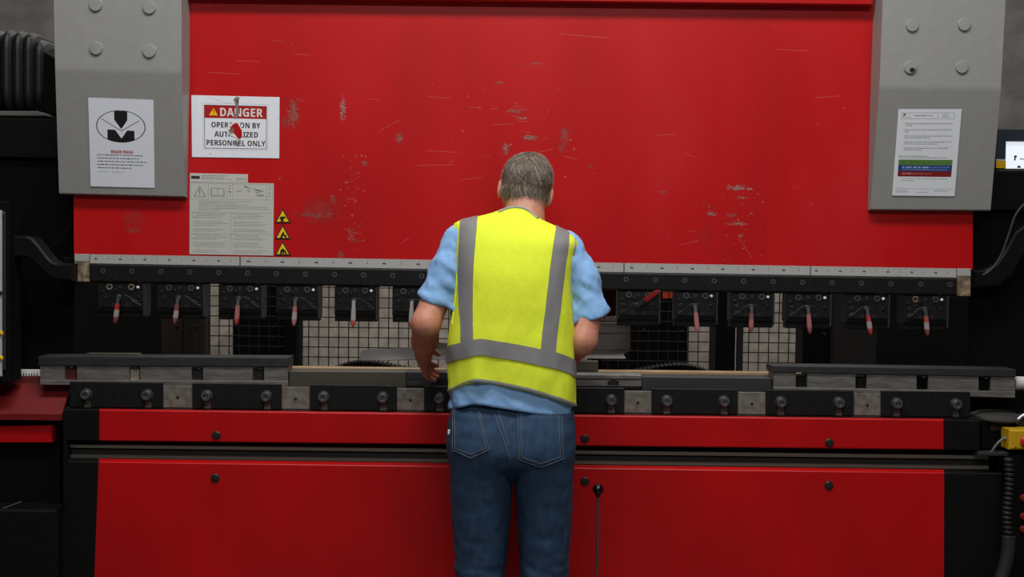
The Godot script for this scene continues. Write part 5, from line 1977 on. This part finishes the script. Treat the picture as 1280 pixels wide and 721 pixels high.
func person() -> void:
	var t := thing("person", "person seen from behind in yellow reflective vest, light blue t-shirt and jeans at the press", "person", Vector3(0, 0, 0.4))
	var vest_px := [[258.3, 638, 649, 0.325, 0.02], [261, 628, 658, 0.318, 0.045], [264.5, 620, 664, 0.315, 0.065], [270, 601, 671, 0.315, 0.085], [274, 583, 678, 0.317, 0.095], [278, 570, 687, 0.320, 0.102], [283, 566.5, 698, 0.326, 0.108], [290, 566, 712, 0.334, 0.115], [297, 566, 720, 0.342, 0.120],
		[320, 567.5, 719, 0.360, 0.128], [345, 569, 715, 0.375, 0.132], [375, 567, 716, 0.385, 0.132], [400, 564, 717.5, 0.392, 0.130], [430, 560.5, 718.5, 0.400, 0.130], [460, 559, 719.5, 0.402, 0.132], [490, 558.5, 718.5, 0.400, 0.135], [530, 558.5, 718.5, 0.400, 0.135]]
	var trunk := px_rows(vest_px)
	var legs_px := [[[515, 565, 652, 0.408, 0.110], [535, 562, 649, 0.413, 0.124], [560, 561, 645, 0.417, 0.128], [592, 562.5, 640.8, 0.412, 0.118], [640, 564.5, 639, 0.405, 0.108], [680, 567.5, 635.5, 0.402, 0.100], [721, 569.5, 630.5, 0.402, 0.094], [770, 573, 627, 0.408, 0.088], [830, 577, 624, 0.415, 0.083], [902, 580, 623, 0.42, 0.085]],
		[[515, 628, 715, 0.408, 0.110], [535, 632, 717.5, 0.413, 0.124], [560, 637, 717.5, 0.417, 0.128], [592, 641.8, 716.5, 0.412, 0.118], [640, 645.5, 715, 0.405, 0.108], [680, 648.5, 712.5, 0.402, 0.100], [721, 651, 709.5, 0.402, 0.094], [770, 655, 707, 0.408, 0.088], [830, 658, 704, 0.415, 0.083], [902, 660, 702, 0.42, 0.085]]]
	var hip := px_rows([[495, 567, 712, 0.402, 0.106], [512, 564.5, 715, 0.404, 0.112], [524, 562.5, 717.3, 0.408, 0.124], [540, 561, 717.5, 0.413, 0.133], [565, 561, 717, 0.417, 0.134], [578, 566, 712, 0.412, 0.118], [588, 576, 702, 0.402, 0.080], [597, 592, 688, 0.398, 0.045]])
	var leg_l := px_rows(legs_px[0])
	var leg_r := px_rows(legs_px[1])
	var fold_n := FastNoiseLite.new()
	fold_n.seed = 11
	fold_n.frequency = 1.0
	fold_n.fractal_octaves = 2
	# --- head frame: bent forwards, right side lower
	var hb := Basis(Vector3.BACK, deg_to_rad(-9.0)) * Basis(Vector3.RIGHT, deg_to_rad(-16.0))
	var hc := P(658, 232, 0.225)
	# --- body: one surface with arms, neck, trunk and legs; finer grids for head and hands
	var sl := P(583, 302, 0.345)
	var el := P(532.5, 404, 0.40)
	var ml := P(530.5, 427, 0.305)
	var wl := P(529.5, 446, 0.195)
	var sr := P(711, 316, 0.35)
	var er := P(727.5, 425, 0.40)
	var mr := P(712, 440, 0.30)
	var wr := P(688, 453, 0.195)
	var g := grid(Vector3(-0.36, 0.0, 0.10), Vector3(0.34, 1.72, 0.58), 0.0085)
	g_loft(g, trunk, 2.3, 0.0, 0.028)
	g_loft(g, hip, 2.3, 0.02, 0.022)
	g_loft(g, leg_l, 2.1, 0.0, 0.02)
	g_loft(g, leg_r, 2.1, 0.0, 0.02)
	for q in [[sl, P(545.5, 372, 0.37), el, ml, wl, 0.042, 0.0440, 0.0445], [sr, P(736, 384, 0.374), er, mr, wr, 0.044, 0.0455, 0.0470]]:
		g_bone(g, q[0], q[1], q[5], q[6], 0.01)
		g_bone(g, q[1], q[2], q[6], q[7], 0.015)
		g_bone(g, q[2], q[3], q[7], 0.0405, 0.012)
		g_bone(g, q[3], q[4], 0.0405, 0.0265, 0.012)
	g_bone(g, P(655, 276, 0.29), P(657, 246, 0.255), 0.066, 0.058, 0.03)
	var body_grid := g
	var gh := grid(hc - Vector3(0.13, 0.17, 0.17), hc + Vector3(0.13, 0.15, 0.15), 0.0042)
	var H := func(v: Vector3) -> Vector3: return hc + hb * v
	g_ball(gh, H.call(Vector3(0, 0.012, 0.005)), hb, Vector3(0.0755, 0.088, 0.094), 0.02)
	g_ball(gh, H.call(Vector3(0, -0.028, 0.008)), hb, Vector3(0.0715, 0.056, 0.077), 0.01)
	g_ball(gh, H.call(Vector3(0, -0.045, -0.035)), hb, Vector3(0.062, 0.062, 0.062), 0.03)
	g_bone(gh, H.call(Vector3(-0.03, -0.085, -0.055)), H.call(Vector3(0.03, -0.085, -0.055)), 0.026, 0.026, 0.03)
	g_ball(gh, H.call(Vector3(0, -0.098, -0.075)), hb, Vector3(0.022, 0.016, 0.018), 0.012)
	g_bone(gh, H.call(Vector3(0, 0.0, -0.088)), H.call(Vector3(0, -0.036, -0.108)), 0.010, 0.013, 0.012)
	for s in [-1.0, 1.0]:
		g_ball(gh, H.call(Vector3(s * 0.031, 0.0, -0.092)), hb, Vector3(0.018, 0.012, 0.012), 0.01, true)
		g_ball(gh, H.call(Vector3(s * 0.031, -0.001, -0.080)), hb, Vector3(0.012, 0.011, 0.011), 0.002)
		g_bone(gh, H.call(Vector3(s * 0.014, 0.017, -0.094)), H.call(Vector3(s * 0.046, 0.016, -0.084)), 0.006, 0.005, 0.008)
		g_ball(gh, H.call(Vector3(s * 0.012, -0.036, -0.102)), hb, Vector3(0.008, 0.007, 0.009), 0.006)
		# ear: a tilted shell with a hollow
		var eb := hb * Basis(Vector3.UP, s * 0.45)
		g_ball(gh, H.call(Vector3(s * 0.0785, -0.024, 0.004)), eb, Vector3(0.0075, 0.033, 0.019), 0.006)
		g_ball(gh, H.call(Vector3(s * 0.0865, -0.020, 0.000)), eb, Vector3(0.006, 0.020, 0.010), 0.004, true)
	g_bone(gh, H.call(Vector3(-0.018, -0.064, -0.091)), H.call(Vector3(0.018, -0.064, -0.091)), 0.007, 0.007, 0.008)
	g_ball(gh, H.call(Vector3(0, -0.0645, -0.101)), hb, Vector3(0.022, 0.0018, 0.008), 0.003, true)
	g_bone(gh, P(656, 268, 0.285), P(657, 244, 0.255), 0.060, 0.057, 0.03)
	var hl := grid(wl - Vector3(0.09, 0.16, 0.19), wl + Vector3(0.12, 0.06, 0.05), 0.0034)
	hand(wl, P(533.0, 461.5, 0.105) - wl, Vector3(-0.05, 1.0, 0.0), false, [0.22, 0.40, 0.35], hl)
	var hr := grid(wr - Vector3(0.13, 0.16, 0.19), wr + Vector3(0.09, 0.06, 0.05), 0.0034)
	hand(wr, P(680, 470, 0.105) - wr, Vector3(-0.80, 0.55, 0.0), true, [0.35, 0.55, 0.45], hr)
	var skin := mat("skin", Color(0.80, 0.56, 0.47), 0.5)
	skin.subsurf_scatter_enabled = true
	skin.subsurf_scatter_strength = 0.12
	grained(skin, noise_tex(0.03, Color(0.93, 0.89, 0.87), Color(1, 1, 1), 31, 4), Vector3(3, 3, 3))
	put("body", net([g, gh, hl, hr]), skin, t)
	# --- hair: a cap and short strands combed from the crown
	hair(t, H, hb)
	# --- jeans
	g = grid(Vector3(-0.25, 0.0, 0.22), Vector3(0.25, 1.06, 0.60), 0.0075)
	g_loft(g, leg_l, 2.2, 0.0)
	var g2 := grid(Vector3(-0.25, 0.0, 0.22), Vector3(0.25, 1.06, 0.60), 0.0075)
	g_loft(g2, leg_r, 2.2, 0.0)
	for i in mini(g.f.size(), g2.f.size()):
		g.f[i] = minf(g.f[i], g2.f[i])
	g_loft(g, hip, 2.4, 0.016)
	g_each(g, 0.03, func(p: Vector3, c: float) -> float:
		var knee := clampf((0.62 - p.y) * 5.0, 0.15, 1.0) if p.y > 0.30 else 1.0
		var n := fold_n.get_noise_3d(p.x * 9.0 + p.y * 6.0, p.y * 24.0, p.z * 9.0)
		var m := fold_n.get_noise_3d(p.x * 30.0, p.y * 12.0, p.z * 30.0 + 40.0)
		return c + n * 0.0105 * knee + m * 0.0026)
	var denim := mat("blue_denim", Color(0.122, 0.242, 0.365), 0.85)
	grained(denim, noise_tex(0.02, Color(0.80, 0.81, 0.83), Color(1, 1, 1), 41, 5), Vector3(4, 1.6, 4))
	denim.normal_enabled = true
	denim.normal_texture = normal_tex(0.25, 4.0, 42)
	denim.normal_scale = 0.3
	var jeans := put("jeans", net([g]), denim, t)
	var stitch := mat("denim_stitch", Color(0.40, 0.41, 0.42), 0.85)
	var denim2 := mat("pocket_denim", Color(0.132, 0.252, 0.375), 0.85)
	denim2.albedo_texture = denim.albedo_texture
	denim2.uv1_triplanar = true
	denim2.uv1_world_triplanar = true
	denim2.uv1_scale = Vector3(4, 1.6, 4)
	# pockets: corners top left, top right, right, tip, left
	for q in [[[567, 512], [600, 515], [605, 536], [611.5, 562], [587, 572], [567, 562.5]], [[647, 515], [701.5, 520], [702.5, 545], [703.5, 573], [675, 583.5], [648.5, 573.5]]]:
		var rowsp := []
		for i in 17:
			var v := i / 16.0
			var row := []
			for j in 15:
				var u := j / 14.0
				var l := Vector2(q[0][0], q[0][1]).lerp(Vector2(q[5][0], q[5][1]), v)
				var r := Vector2(q[1][0], q[1][1]).lerp(Vector2(q[2][0], q[2][1]), v * 2) if v < 0.5 else Vector2(q[2][0], q[2][1]).lerp(Vector2(q[3][0], q[3][1]), v * 2 - 1)
				var p := l.lerp(r, u)
				var tip: float = q[4][1] - (q[5][1] + q[3][1]) / 2
				p.y += tip * (1.0 - absf(u - 0.5) * 2.0) * v * v
				row.append(seen_from(g, p.x, p.y))
			rowsp.append(row)
		var pk := put("back_pocket", sheet_mesh(g, rowsp, 0.0032), denim2, jeans)
		for ins in [0, 1]:
			var path := []
			for i in range(0, 17 - ins):
				path.append(rowsp[i][ins])
			for j in range(ins, 15 - ins):
				path.append(rowsp[16 - ins][j])
			for i in range(16 - ins, -1, -1):
				path.append(rowsp[i][14 - ins])
			var st := begin()
			for i in path.size():
				path[i] += g_normal(g, path[i]) * 0.0042
			tube(st, path, 0.0008, 5)
			obj("stitching", st, stitch, pk)
	for q in [[[617, 512], [620, 522], [626, 540], [632, 556], [638, 575], [641, 590]], [[623, 512], [626, 524], [631, 540], [636, 556]]]:
		var path := []
		for p in q:
			var s := seen_from(g, p[0], p[1])
			path.append(s + g_normal(g, s) * 0.0008)
		var st := begin()
		tube(st, smooth_path(path, 4), 0.0009, 5)
		obj("seam", st, stitch, jeans)
	var tagp := seen_from(g, 562.5, 540)
	var st0 := begin()
	box(st0, tagp + Vector3(-0.007, -0.007, -0.006), tagp + Vector3(0.002, 0.007, -0.003), 0.0005)
	obj("label_tab", st0, mats["white_paint"], jeans)
	# --- boots
	for x in [602.0, 681.0]:
		var fx := P(x, 880, 0.42).x
		var sgn := -1.0 if x < 640 else 1.0
		g = grid(Vector3(fx - 0.09, -0.02, 0.12), Vector3(fx + 0.09, 0.20, 0.52), 0.008)
		g_bone(g, Vector3(fx, 0.12, 0.425), Vector3(fx, 0.05, 0.44), 0.046, 0.044, 0.02)
		g_bone(g, Vector3(fx, 0.045, 0.44), Vector3(fx + sgn * 0.015, 0.042, 0.24), 0.044, 0.046, 0.03)
		g_bone(g, Vector3(fx, 0.02, 0.45), Vector3(fx + sgn * 0.015, 0.02, 0.23), 0.04, 0.046, 0.01)
		g_each(g, 0.09, func(p: Vector3, c: float) -> float: return maxf(c, 0.001 - p.y))
		put("boot", net([g]), mats["rubber_black"], t)
	# --- t-shirt
	g = grid(Vector3(-0.34, 0.93, 0.16), Vector3(0.34, 1.66, 0.56), 0.0072)
	g_loft(g, trunk, 2.4, 0.0, 0.009)
	for q in [[[579, 304, 0.345, 0.0635], [563, 338, 0.36, 0.059], [545.5, 373, 0.37, 0.0500], [538, 391, 0.374, 0.050]], [[704, 312, 0.345, 0.0625], [726.5, 350, 0.36, 0.0535], [737.5, 392, 0.372, 0.0545], [741.5, 412, 0.376, 0.055]]]:
		for i in 3:
			g_bone(g, P(q[i][0], q[i][1], q[i][2]), P(q[i + 1][0], q[i + 1][1], q[i + 1][2]), q[i][3], q[i + 1][3], 0.025)
	var hem_s := [[556, 513], [575, 511], [590, 507.2], [603, 506.6], [617, 509], [645, 513], [675, 517.2], [718, 519]]
	var cut_l := [P(544, 373, 0.37), P(525, 367.5, 0.37), P(564, 378.2, 0.37)]
	var cut_r := [P(737.5, 393, 0.372), P(715, 397.8, 0.372), P(760.5, 388.8, 0.372)]
	var nl: Vector3 = (cut_l[2] - cut_l[1])
	nl = Vector3(nl.y, -nl.x, -0.03).normalized()
	var nr: Vector3 = (cut_r[2] - cut_r[1])
	nr = Vector3(nr.y, -nr.x, -0.03).normalized()
	g_each(g, 0.2, func(p: Vector3, c: float) -> float:
		if c < 0.03:
			var w := 1.0 if absf(p.x) > 0.16 else 0.7
			c += fold_n.get_noise_3d(p.x * 17.0 + p.y * 9.0, p.y * 16.0, p.z * 15.0) * 0.0060 * w
			c += fold_n.get_noise_3d(p.x * 40.0, p.y * 26.0 - p.x * 20.0, p.z * 30.0) * 0.002
		if p.y < 1.2:
			var q := p - cam_pos
			var px := 640.0 + p.x * F / (cam_pos.z - p.z)
			var hy := P(639, along(hem_s, px), maxf(p.z, 0.40)).y
			c = maxf(c, hy - p.y)
		if p.y > 1.1 and p.x < -0.160:
			c = maxf(c, (p - cut_l[0]).dot(nl))
		elif p.x > 0.160 and p.y > 1.1:
			c = maxf(c, (p - cut_r[0]).dot(nr))
		return c)
	# the bare arms leave hollow sleeves
	var shirt_grid := g
	var blue := mat("blue_cotton", Color(0.56, 0.74, 0.94), 0.9)
	grained(blue, noise_tex(0.06, Color(0.95, 0.955, 0.96), Color(1, 1, 1), 51, 4), Vector3(4, 4, 4))
	blue.normal_enabled = true
	blue.normal_texture = normal_tex(0.3, 3.0, 52)
	blue.normal_scale = 0.15
	var shirt := put("t_shirt", net([g]), blue, t)
	put("bottom_hem", sheet_mesh(g, girdle(g, hem_s, -5.5, -0.8, 4), 0.0020, true), blue, shirt)
	# sleeve hems: a doubled edge
	for s in [[cut_l, nl, P(570, 330, 0.36)], [cut_r, nr, P(722, 340, 0.36)]]:
		var c: Vector3 = s[0][0]
		var n: Vector3 = s[1]
		var u: Vector3 = (s[0][2] - s[0][1]).normalized()
		var v := n.cross(u).normalized()
		var rowsp := []
		for i in 4:
			var row := []
			for j in 40:
				var a := TAU * j / 40.0
				var dr := u * cos(a) + v * sin(a)
				var cen := c - n * (0.003 + i * 0.006)
				row.append(g_meet(g, cen + dr * 0.12, -dr, 0.12))
			rowsp.append(row)
		put("sleeve_hem", sheet_mesh(g, rowsp, 0.0018, true), blue, shirt)
	# --- vest
	g = grid(Vector3(-0.26, 0.94, 0.17), Vector3(0.26, 1.665, 0.58), 0.0066)
	g_loft(g, trunk, 2.5, 0.0)
	var hem_v := [[556, 493.5], [566, 490], [580, 483.2], [595, 478.6], [610, 479.6], [640, 484.5], [662, 489], [685, 495.5], [705, 501.5], [722, 507.5]]
	g_each(g, 0.2, func(p: Vector3, c: float) -> float:
		var px := 640.0 + p.x * F / (cam_pos.z - p.z)
		if c < 0.03:
			var low := clampf((1.38 - p.y) * 4.0, 0.25, 1.0)
			c += fold_n.get_noise_3d(p.x * 8.0 - p.y * 2.0, p.y * 3.6 + p.x * 3.0, p.z * 6.0 + 7.0) * 0.0065 * low
			c += fold_n.get_noise_3d(p.x * 26.0, p.y * 12.0 - p.x * 14.0, p.z * 20.0) * 0.0011
			# the lifted fold at the left of the hem
			var k := clampf((1.20 - p.y) * 6.0, 0.0, 1.0)
			c -= 0.012 * exp(-pow((px - 597.0) / 9.0, 2.0)) * k
			c += 0.008 * exp(-pow((px - 577.0) / 9.0, 2.0)) * k
		if p.y < 1.2:
			c = maxf(c, P(639, along(hem_v, px), maxf(p.z, 0.40)).y - p.y)
		return c)
	# a round neck opening
	g_bone_cut(g, P(655, 262, 0.27), P(656, 232, 0.22), 0.067)
	var hv := mat("hi_vis_yellow", Color(0.90, 0.955, 0.20), 0.85)
	grained(hv, noise_tex(0.05, Color(0.975, 0.975, 0.97), Color(1, 1, 1), 61, 3), Vector3(2, 2, 2))
	hv.normal_enabled = true
	hv.normal_texture = normal_tex(0.3, 3.0, 62)
	hv.normal_scale = 0.25
	var vest := put("safety_vest", net([g]), hv, t)
	var tape := mat("reflective_tape", Color(0.50, 0.50, 0.505), 0.55)
	# two upright tapes, carried over the shoulders
	var strips := [[[[276, 274.5], [574.5, 300], [573, 340], [574, 380], [576, 405], [576, 432]], [[597, 270.5], [594.5, 300], [591.5, 340], [590.8, 380], [591, 405], [591.5, 432]]],
		[[[695, 284], [691, 310], [687, 340], [682, 385], [678, 415], [675.5, 446]], [[711.5, 291.5], [710, 310], [705.5, 340], [700.5, 385], [696.5, 415], [694, 449]]]]
	strips[0][0][0] = [575.5, 277.5]
	for s in strips:
		var rowsp := []
		var la := []
		var lb := []
		for e in s[0]:
			la.append(Vector3(e[0], e[1], 0))
		for e in s[1]:
			lb.append(Vector3(e[0], e[1], 0))
		la = smooth_path(la, 7)
		lb = smooth_path(lb, 7)
		var a0 := seen_from(g, la[0].x, la[0].y + 1.5)
		var b0 := seen_from(g, lb[0].x, lb[0].y + 1.5)
		for i in range(7, 0, -1):
			var row := []
			for j in 7:
				var q := a0.lerp(b0, j / 6.0) + Vector3(0, 0.05, -0.018 * i)
				row.append(g_meet(g, q + Vector3(0, 0.06, 0), Vector3.DOWN, 0.3))
			rowsp.append(row)
		for i in la.size():
			var row := []
			for j in 7:
				var p: Vector3 = la[i].lerp(lb[i], j / 6.0)
				row.append(seen_from(g, p.x, p.y + (1.5 if i == 0 else 0.0)))
			rowsp.append(row)
		put("reflective_tape", sheet_mesh(g, rowsp, 0.0026), tape, vest)
	# the waist band, right round
	var top_b := [[556, 434.5], [566, 432], [577, 429], [600, 424], [625, 427], [640, 429.2], [670, 434.5], [700, 440.5], [712, 445], [722, 450]]
	put("reflective_band", sheet_mesh(g, girdle(g, top_b, 0.0, 20.5, 5), 0.0034, true), tape, vest)
	put("hem_binding", sheet_mesh(g, girdle(g, hem_v, -4.6, -1.2, 3), 0.0022, true), mat("grey_binding", Color(0.60, 0.60, 0.61), 0.8), vest)
	# neck binding
	var nb := []
	for q in [[624, 264.8], [629, 262.6], [634, 260.6], [640, 259.4], [648, 259.4], [655, 260.8], [661, 264], [667, 268.6], [672, 273]]:
		var s := seen_from(g, q[0], q[1] + 0.6)
		nb.append(s + Vector3(0, 0.002, 0.001))
	var stn := begin()
	tube(stn, smooth_path(nb, 4), 0.0042, 8)
	obj("neck_binding", stn, mat("grey_binding", Color(0.60, 0.60, 0.61), 0.8), vest)
	# bindings of the arm openings
	for side in [[[[567.5, 283], [567.2, 300], [568.5, 320], [570, 345], [568.5, 370], [566, 390], [564, 405]]], [[[719.5, 298], [719, 308], [717.6, 325], [714.5, 345], [714.8, 370], [716, 388], [717, 400]]]]:
		var path := []
		for q in side[0]:
			var s := seen_from(g, q[0] + (0.9 if q[0] < 640 else -0.9), q[1])
			path.append(s)
		var st := begin()
		tube(st, smooth_path(path, 4), 0.0028, 6)
		obj("arm_binding", st, hv if side[0][0][0] < 640 else mat("grey_binding", Color(0.60, 0.60, 0.61), 0.8), vest)

func girdle(g: Grid, curve: Array, up: float, down: float, n: int) -> Array:
	var rowsp := []
	for i in n:
		var row := []
		for j in 120:
			var a := TAU * j / 120.0
			var d := Vector3(sin(a), 0, cos(a))
			var px := 639.0 + 79.5 * d.x
			var py := along(curve, px) + lerpf(up, down, i / (n - 1.0))
			var z := 0.40 + 0.12 * maxf(0.0, d.z)
			var hit := Vector3.ZERO
			for s in 3:
				hit = g_meet(g, Vector3(P(639, py, 0.4).x, P(639, py, z).y, 0.40) + d * 0.30, -d, 0.3)
				z = maxf(hit.z, 0.40)
				py = along(curve, 640.0 + hit.x * F / (cam_pos.z - hit.z)) + lerpf(up, down, i / (n - 1.0))
			row.append(hit)
		rowsp.append(row)
	return rowsp

func g_bone_cut(g: Grid, a: Vector3, b: Vector3, r: float) -> void:
	var ab := b - a
	g_each(g, 0.2, func(p: Vector3, c: float) -> float:
		var q := p - a
		var t := clampf(q.dot(ab) / ab.length_squared(), 0.0, 1.0)
		return maxf(c, r - (q - ab * t).length()))

func hair(t: Node3D, H: Callable, hb: Basis) -> void:
	# the cap under the strands
	var hc: Vector3 = H.call(Vector3.ZERO)
	var g := grid(hc - Vector3(0.12, 0.13, 0.13), hc + Vector3(0.12, 0.13, 0.13), 0.0045)
	g_ball(g, H.call(Vector3(0, 0.014, 0.006)), hb, Vector3(0.0790, 0.0900, 0.0975), 0.01)
	g_ball(g, H.call(Vector3(0, -0.034, 0.012)), hb, Vector3(0.0755, 0.068, 0.0815), 0.012)
	var inv := hb.inverse()
	g_each(g, 0.2, func(p: Vector3, c: float) -> float:
		var q := inv * (p - hc)
		var line := hairline(q)
		return maxf(c, line - q.y))
	var capm := mat("hair_cap", Color(0.36, 0.31, 0.27), 0.8)
	var m := mat("hair_strands", Color(1, 1, 1), 0.55)
	m.vertex_color_use_as_albedo = true
	var hr := put("hair", net([g]), capm, t)
	var rg := RandomNumberGenerator.new()
	rg.seed = 77
	var vs := PackedVector3Array()
	var ns := PackedVector3Array()
	var ids := PackedInt32Array()
	var cs := PackedColorArray()
	var swirl := FastNoiseLite.new()
	swirl.seed = 4
	swirl.frequency = 26.0
	var crown := Vector3(-0.012, 0.10, 0.035).normalized()
	var count := 0
	while count < 6500:
		var u := Vector3(rg.randfn(), rg.randfn(), rg.randfn()).normalized()
		var c0 := Vector3(0, 0.014, 0.006)
		var rr := Vector3(0.0785, 0.0895, 0.097)
		if rg.randf() < 0.38:
			c0 = Vector3(0, -0.034, 0.012)
			rr = Vector3(0.0755, 0.068, 0.0815)
		var q := u * rr + c0
		var other := ((q - Vector3(0, 0.014, 0.006)) / Vector3(0.0785, 0.0895, 0.097)).length() if c0.y < 0 else ((q - Vector3(0, -0.034, 0.012)) / Vector3(0.0755, 0.068, 0.0815)).length()
		if other < 0.99:
			continue
		var line := hairline(q)
		if q.y < line:
			continue
		count += 1
		var n := (u / rr).normalized()
		var away := (u - crown * u.dot(crown))
		away = away.normalized() if away.length() > 0.02 else Vector3.RIGHT
		away = (away - n * away.dot(n)).normalized()
		var side := n.cross(away)
		var sw := swirl.get_noise_3d(q.x, q.y, q.z) * 2.6
		var dir := (away + side * sw + n * rg.randf_range(0.12, 0.62)).normalized()
		var len := rg.randf_range(0.024, 0.048) * (0.5 if q.y < line + 0.02 else 1.0)
		var w := rg.randf_range(0.0008, 0.0013)
		var lum := rg.randf_range(0.6, 1.25) * (1.0 + 0.9 * maxf(0.0, swirl.get_noise_3d(q.x * 2.0, q.y * 2.0, q.z * 2.0 + 5.0)))
		var col := Color(0.17 * lum, 0.128 * lum, 0.098 * lum) if rg.randf() > 0.2 else Color(0.34 * lum, 0.29 * lum, 0.25 * lum)
		var base := vs.size()
		var p := q
		for s in 5:
			var f := s / 4.0
			var ww := w * (1.0 - 0.75 * f)
			var wv := side * ww
			var nv := n * ww * 0.7
			for e in [wv, nv, -wv]:
				vs.append(hc + hb * (p + e))
				ns.append((hb * (n * 0.6 + e.normalized() * 0.6)).normalized())
				cs.append(col)
			dir = (dir - n * 0.22 + side * sw * 0.1).normalized()
			p += dir * len / 4.0
		for s in 4:
			for e in 3:
				if e == 2:
					continue
				var a := base + s * 3 + e
				var b := base + s * 3 + (e + 1) % 3
				if (vs[b] - vs[a]).cross(vs[b + 3] - vs[a]).dot(ns[a] + ns[b]) > 0.0:
					ids.append_array([a, b + 3, b, a, a + 3, b + 3])
				else:
					ids.append_array([a, b, b + 3, a, b + 3, a + 3])
	var o := put("strands", raw_mesh(vs, ns, ids, cs), m, hr)
	o.set_meta("kind", "stuff")

# how low the hair reaches, in the head's own axes: low at the nape, over the ears, high at the forehead
func hairline(q: Vector3) -> float:
	var z := q.z
	if z > 0.03:
		return lerpf(-0.058, -0.090, clampf((z - 0.03) / 0.03, 0.0, 1.0))
	if z > 0.0:
		return lerpf(-0.002, -0.058, z / 0.03)
	return lerpf(-0.002, 0.050, clampf(-z / 0.09, 0.0, 1.0))
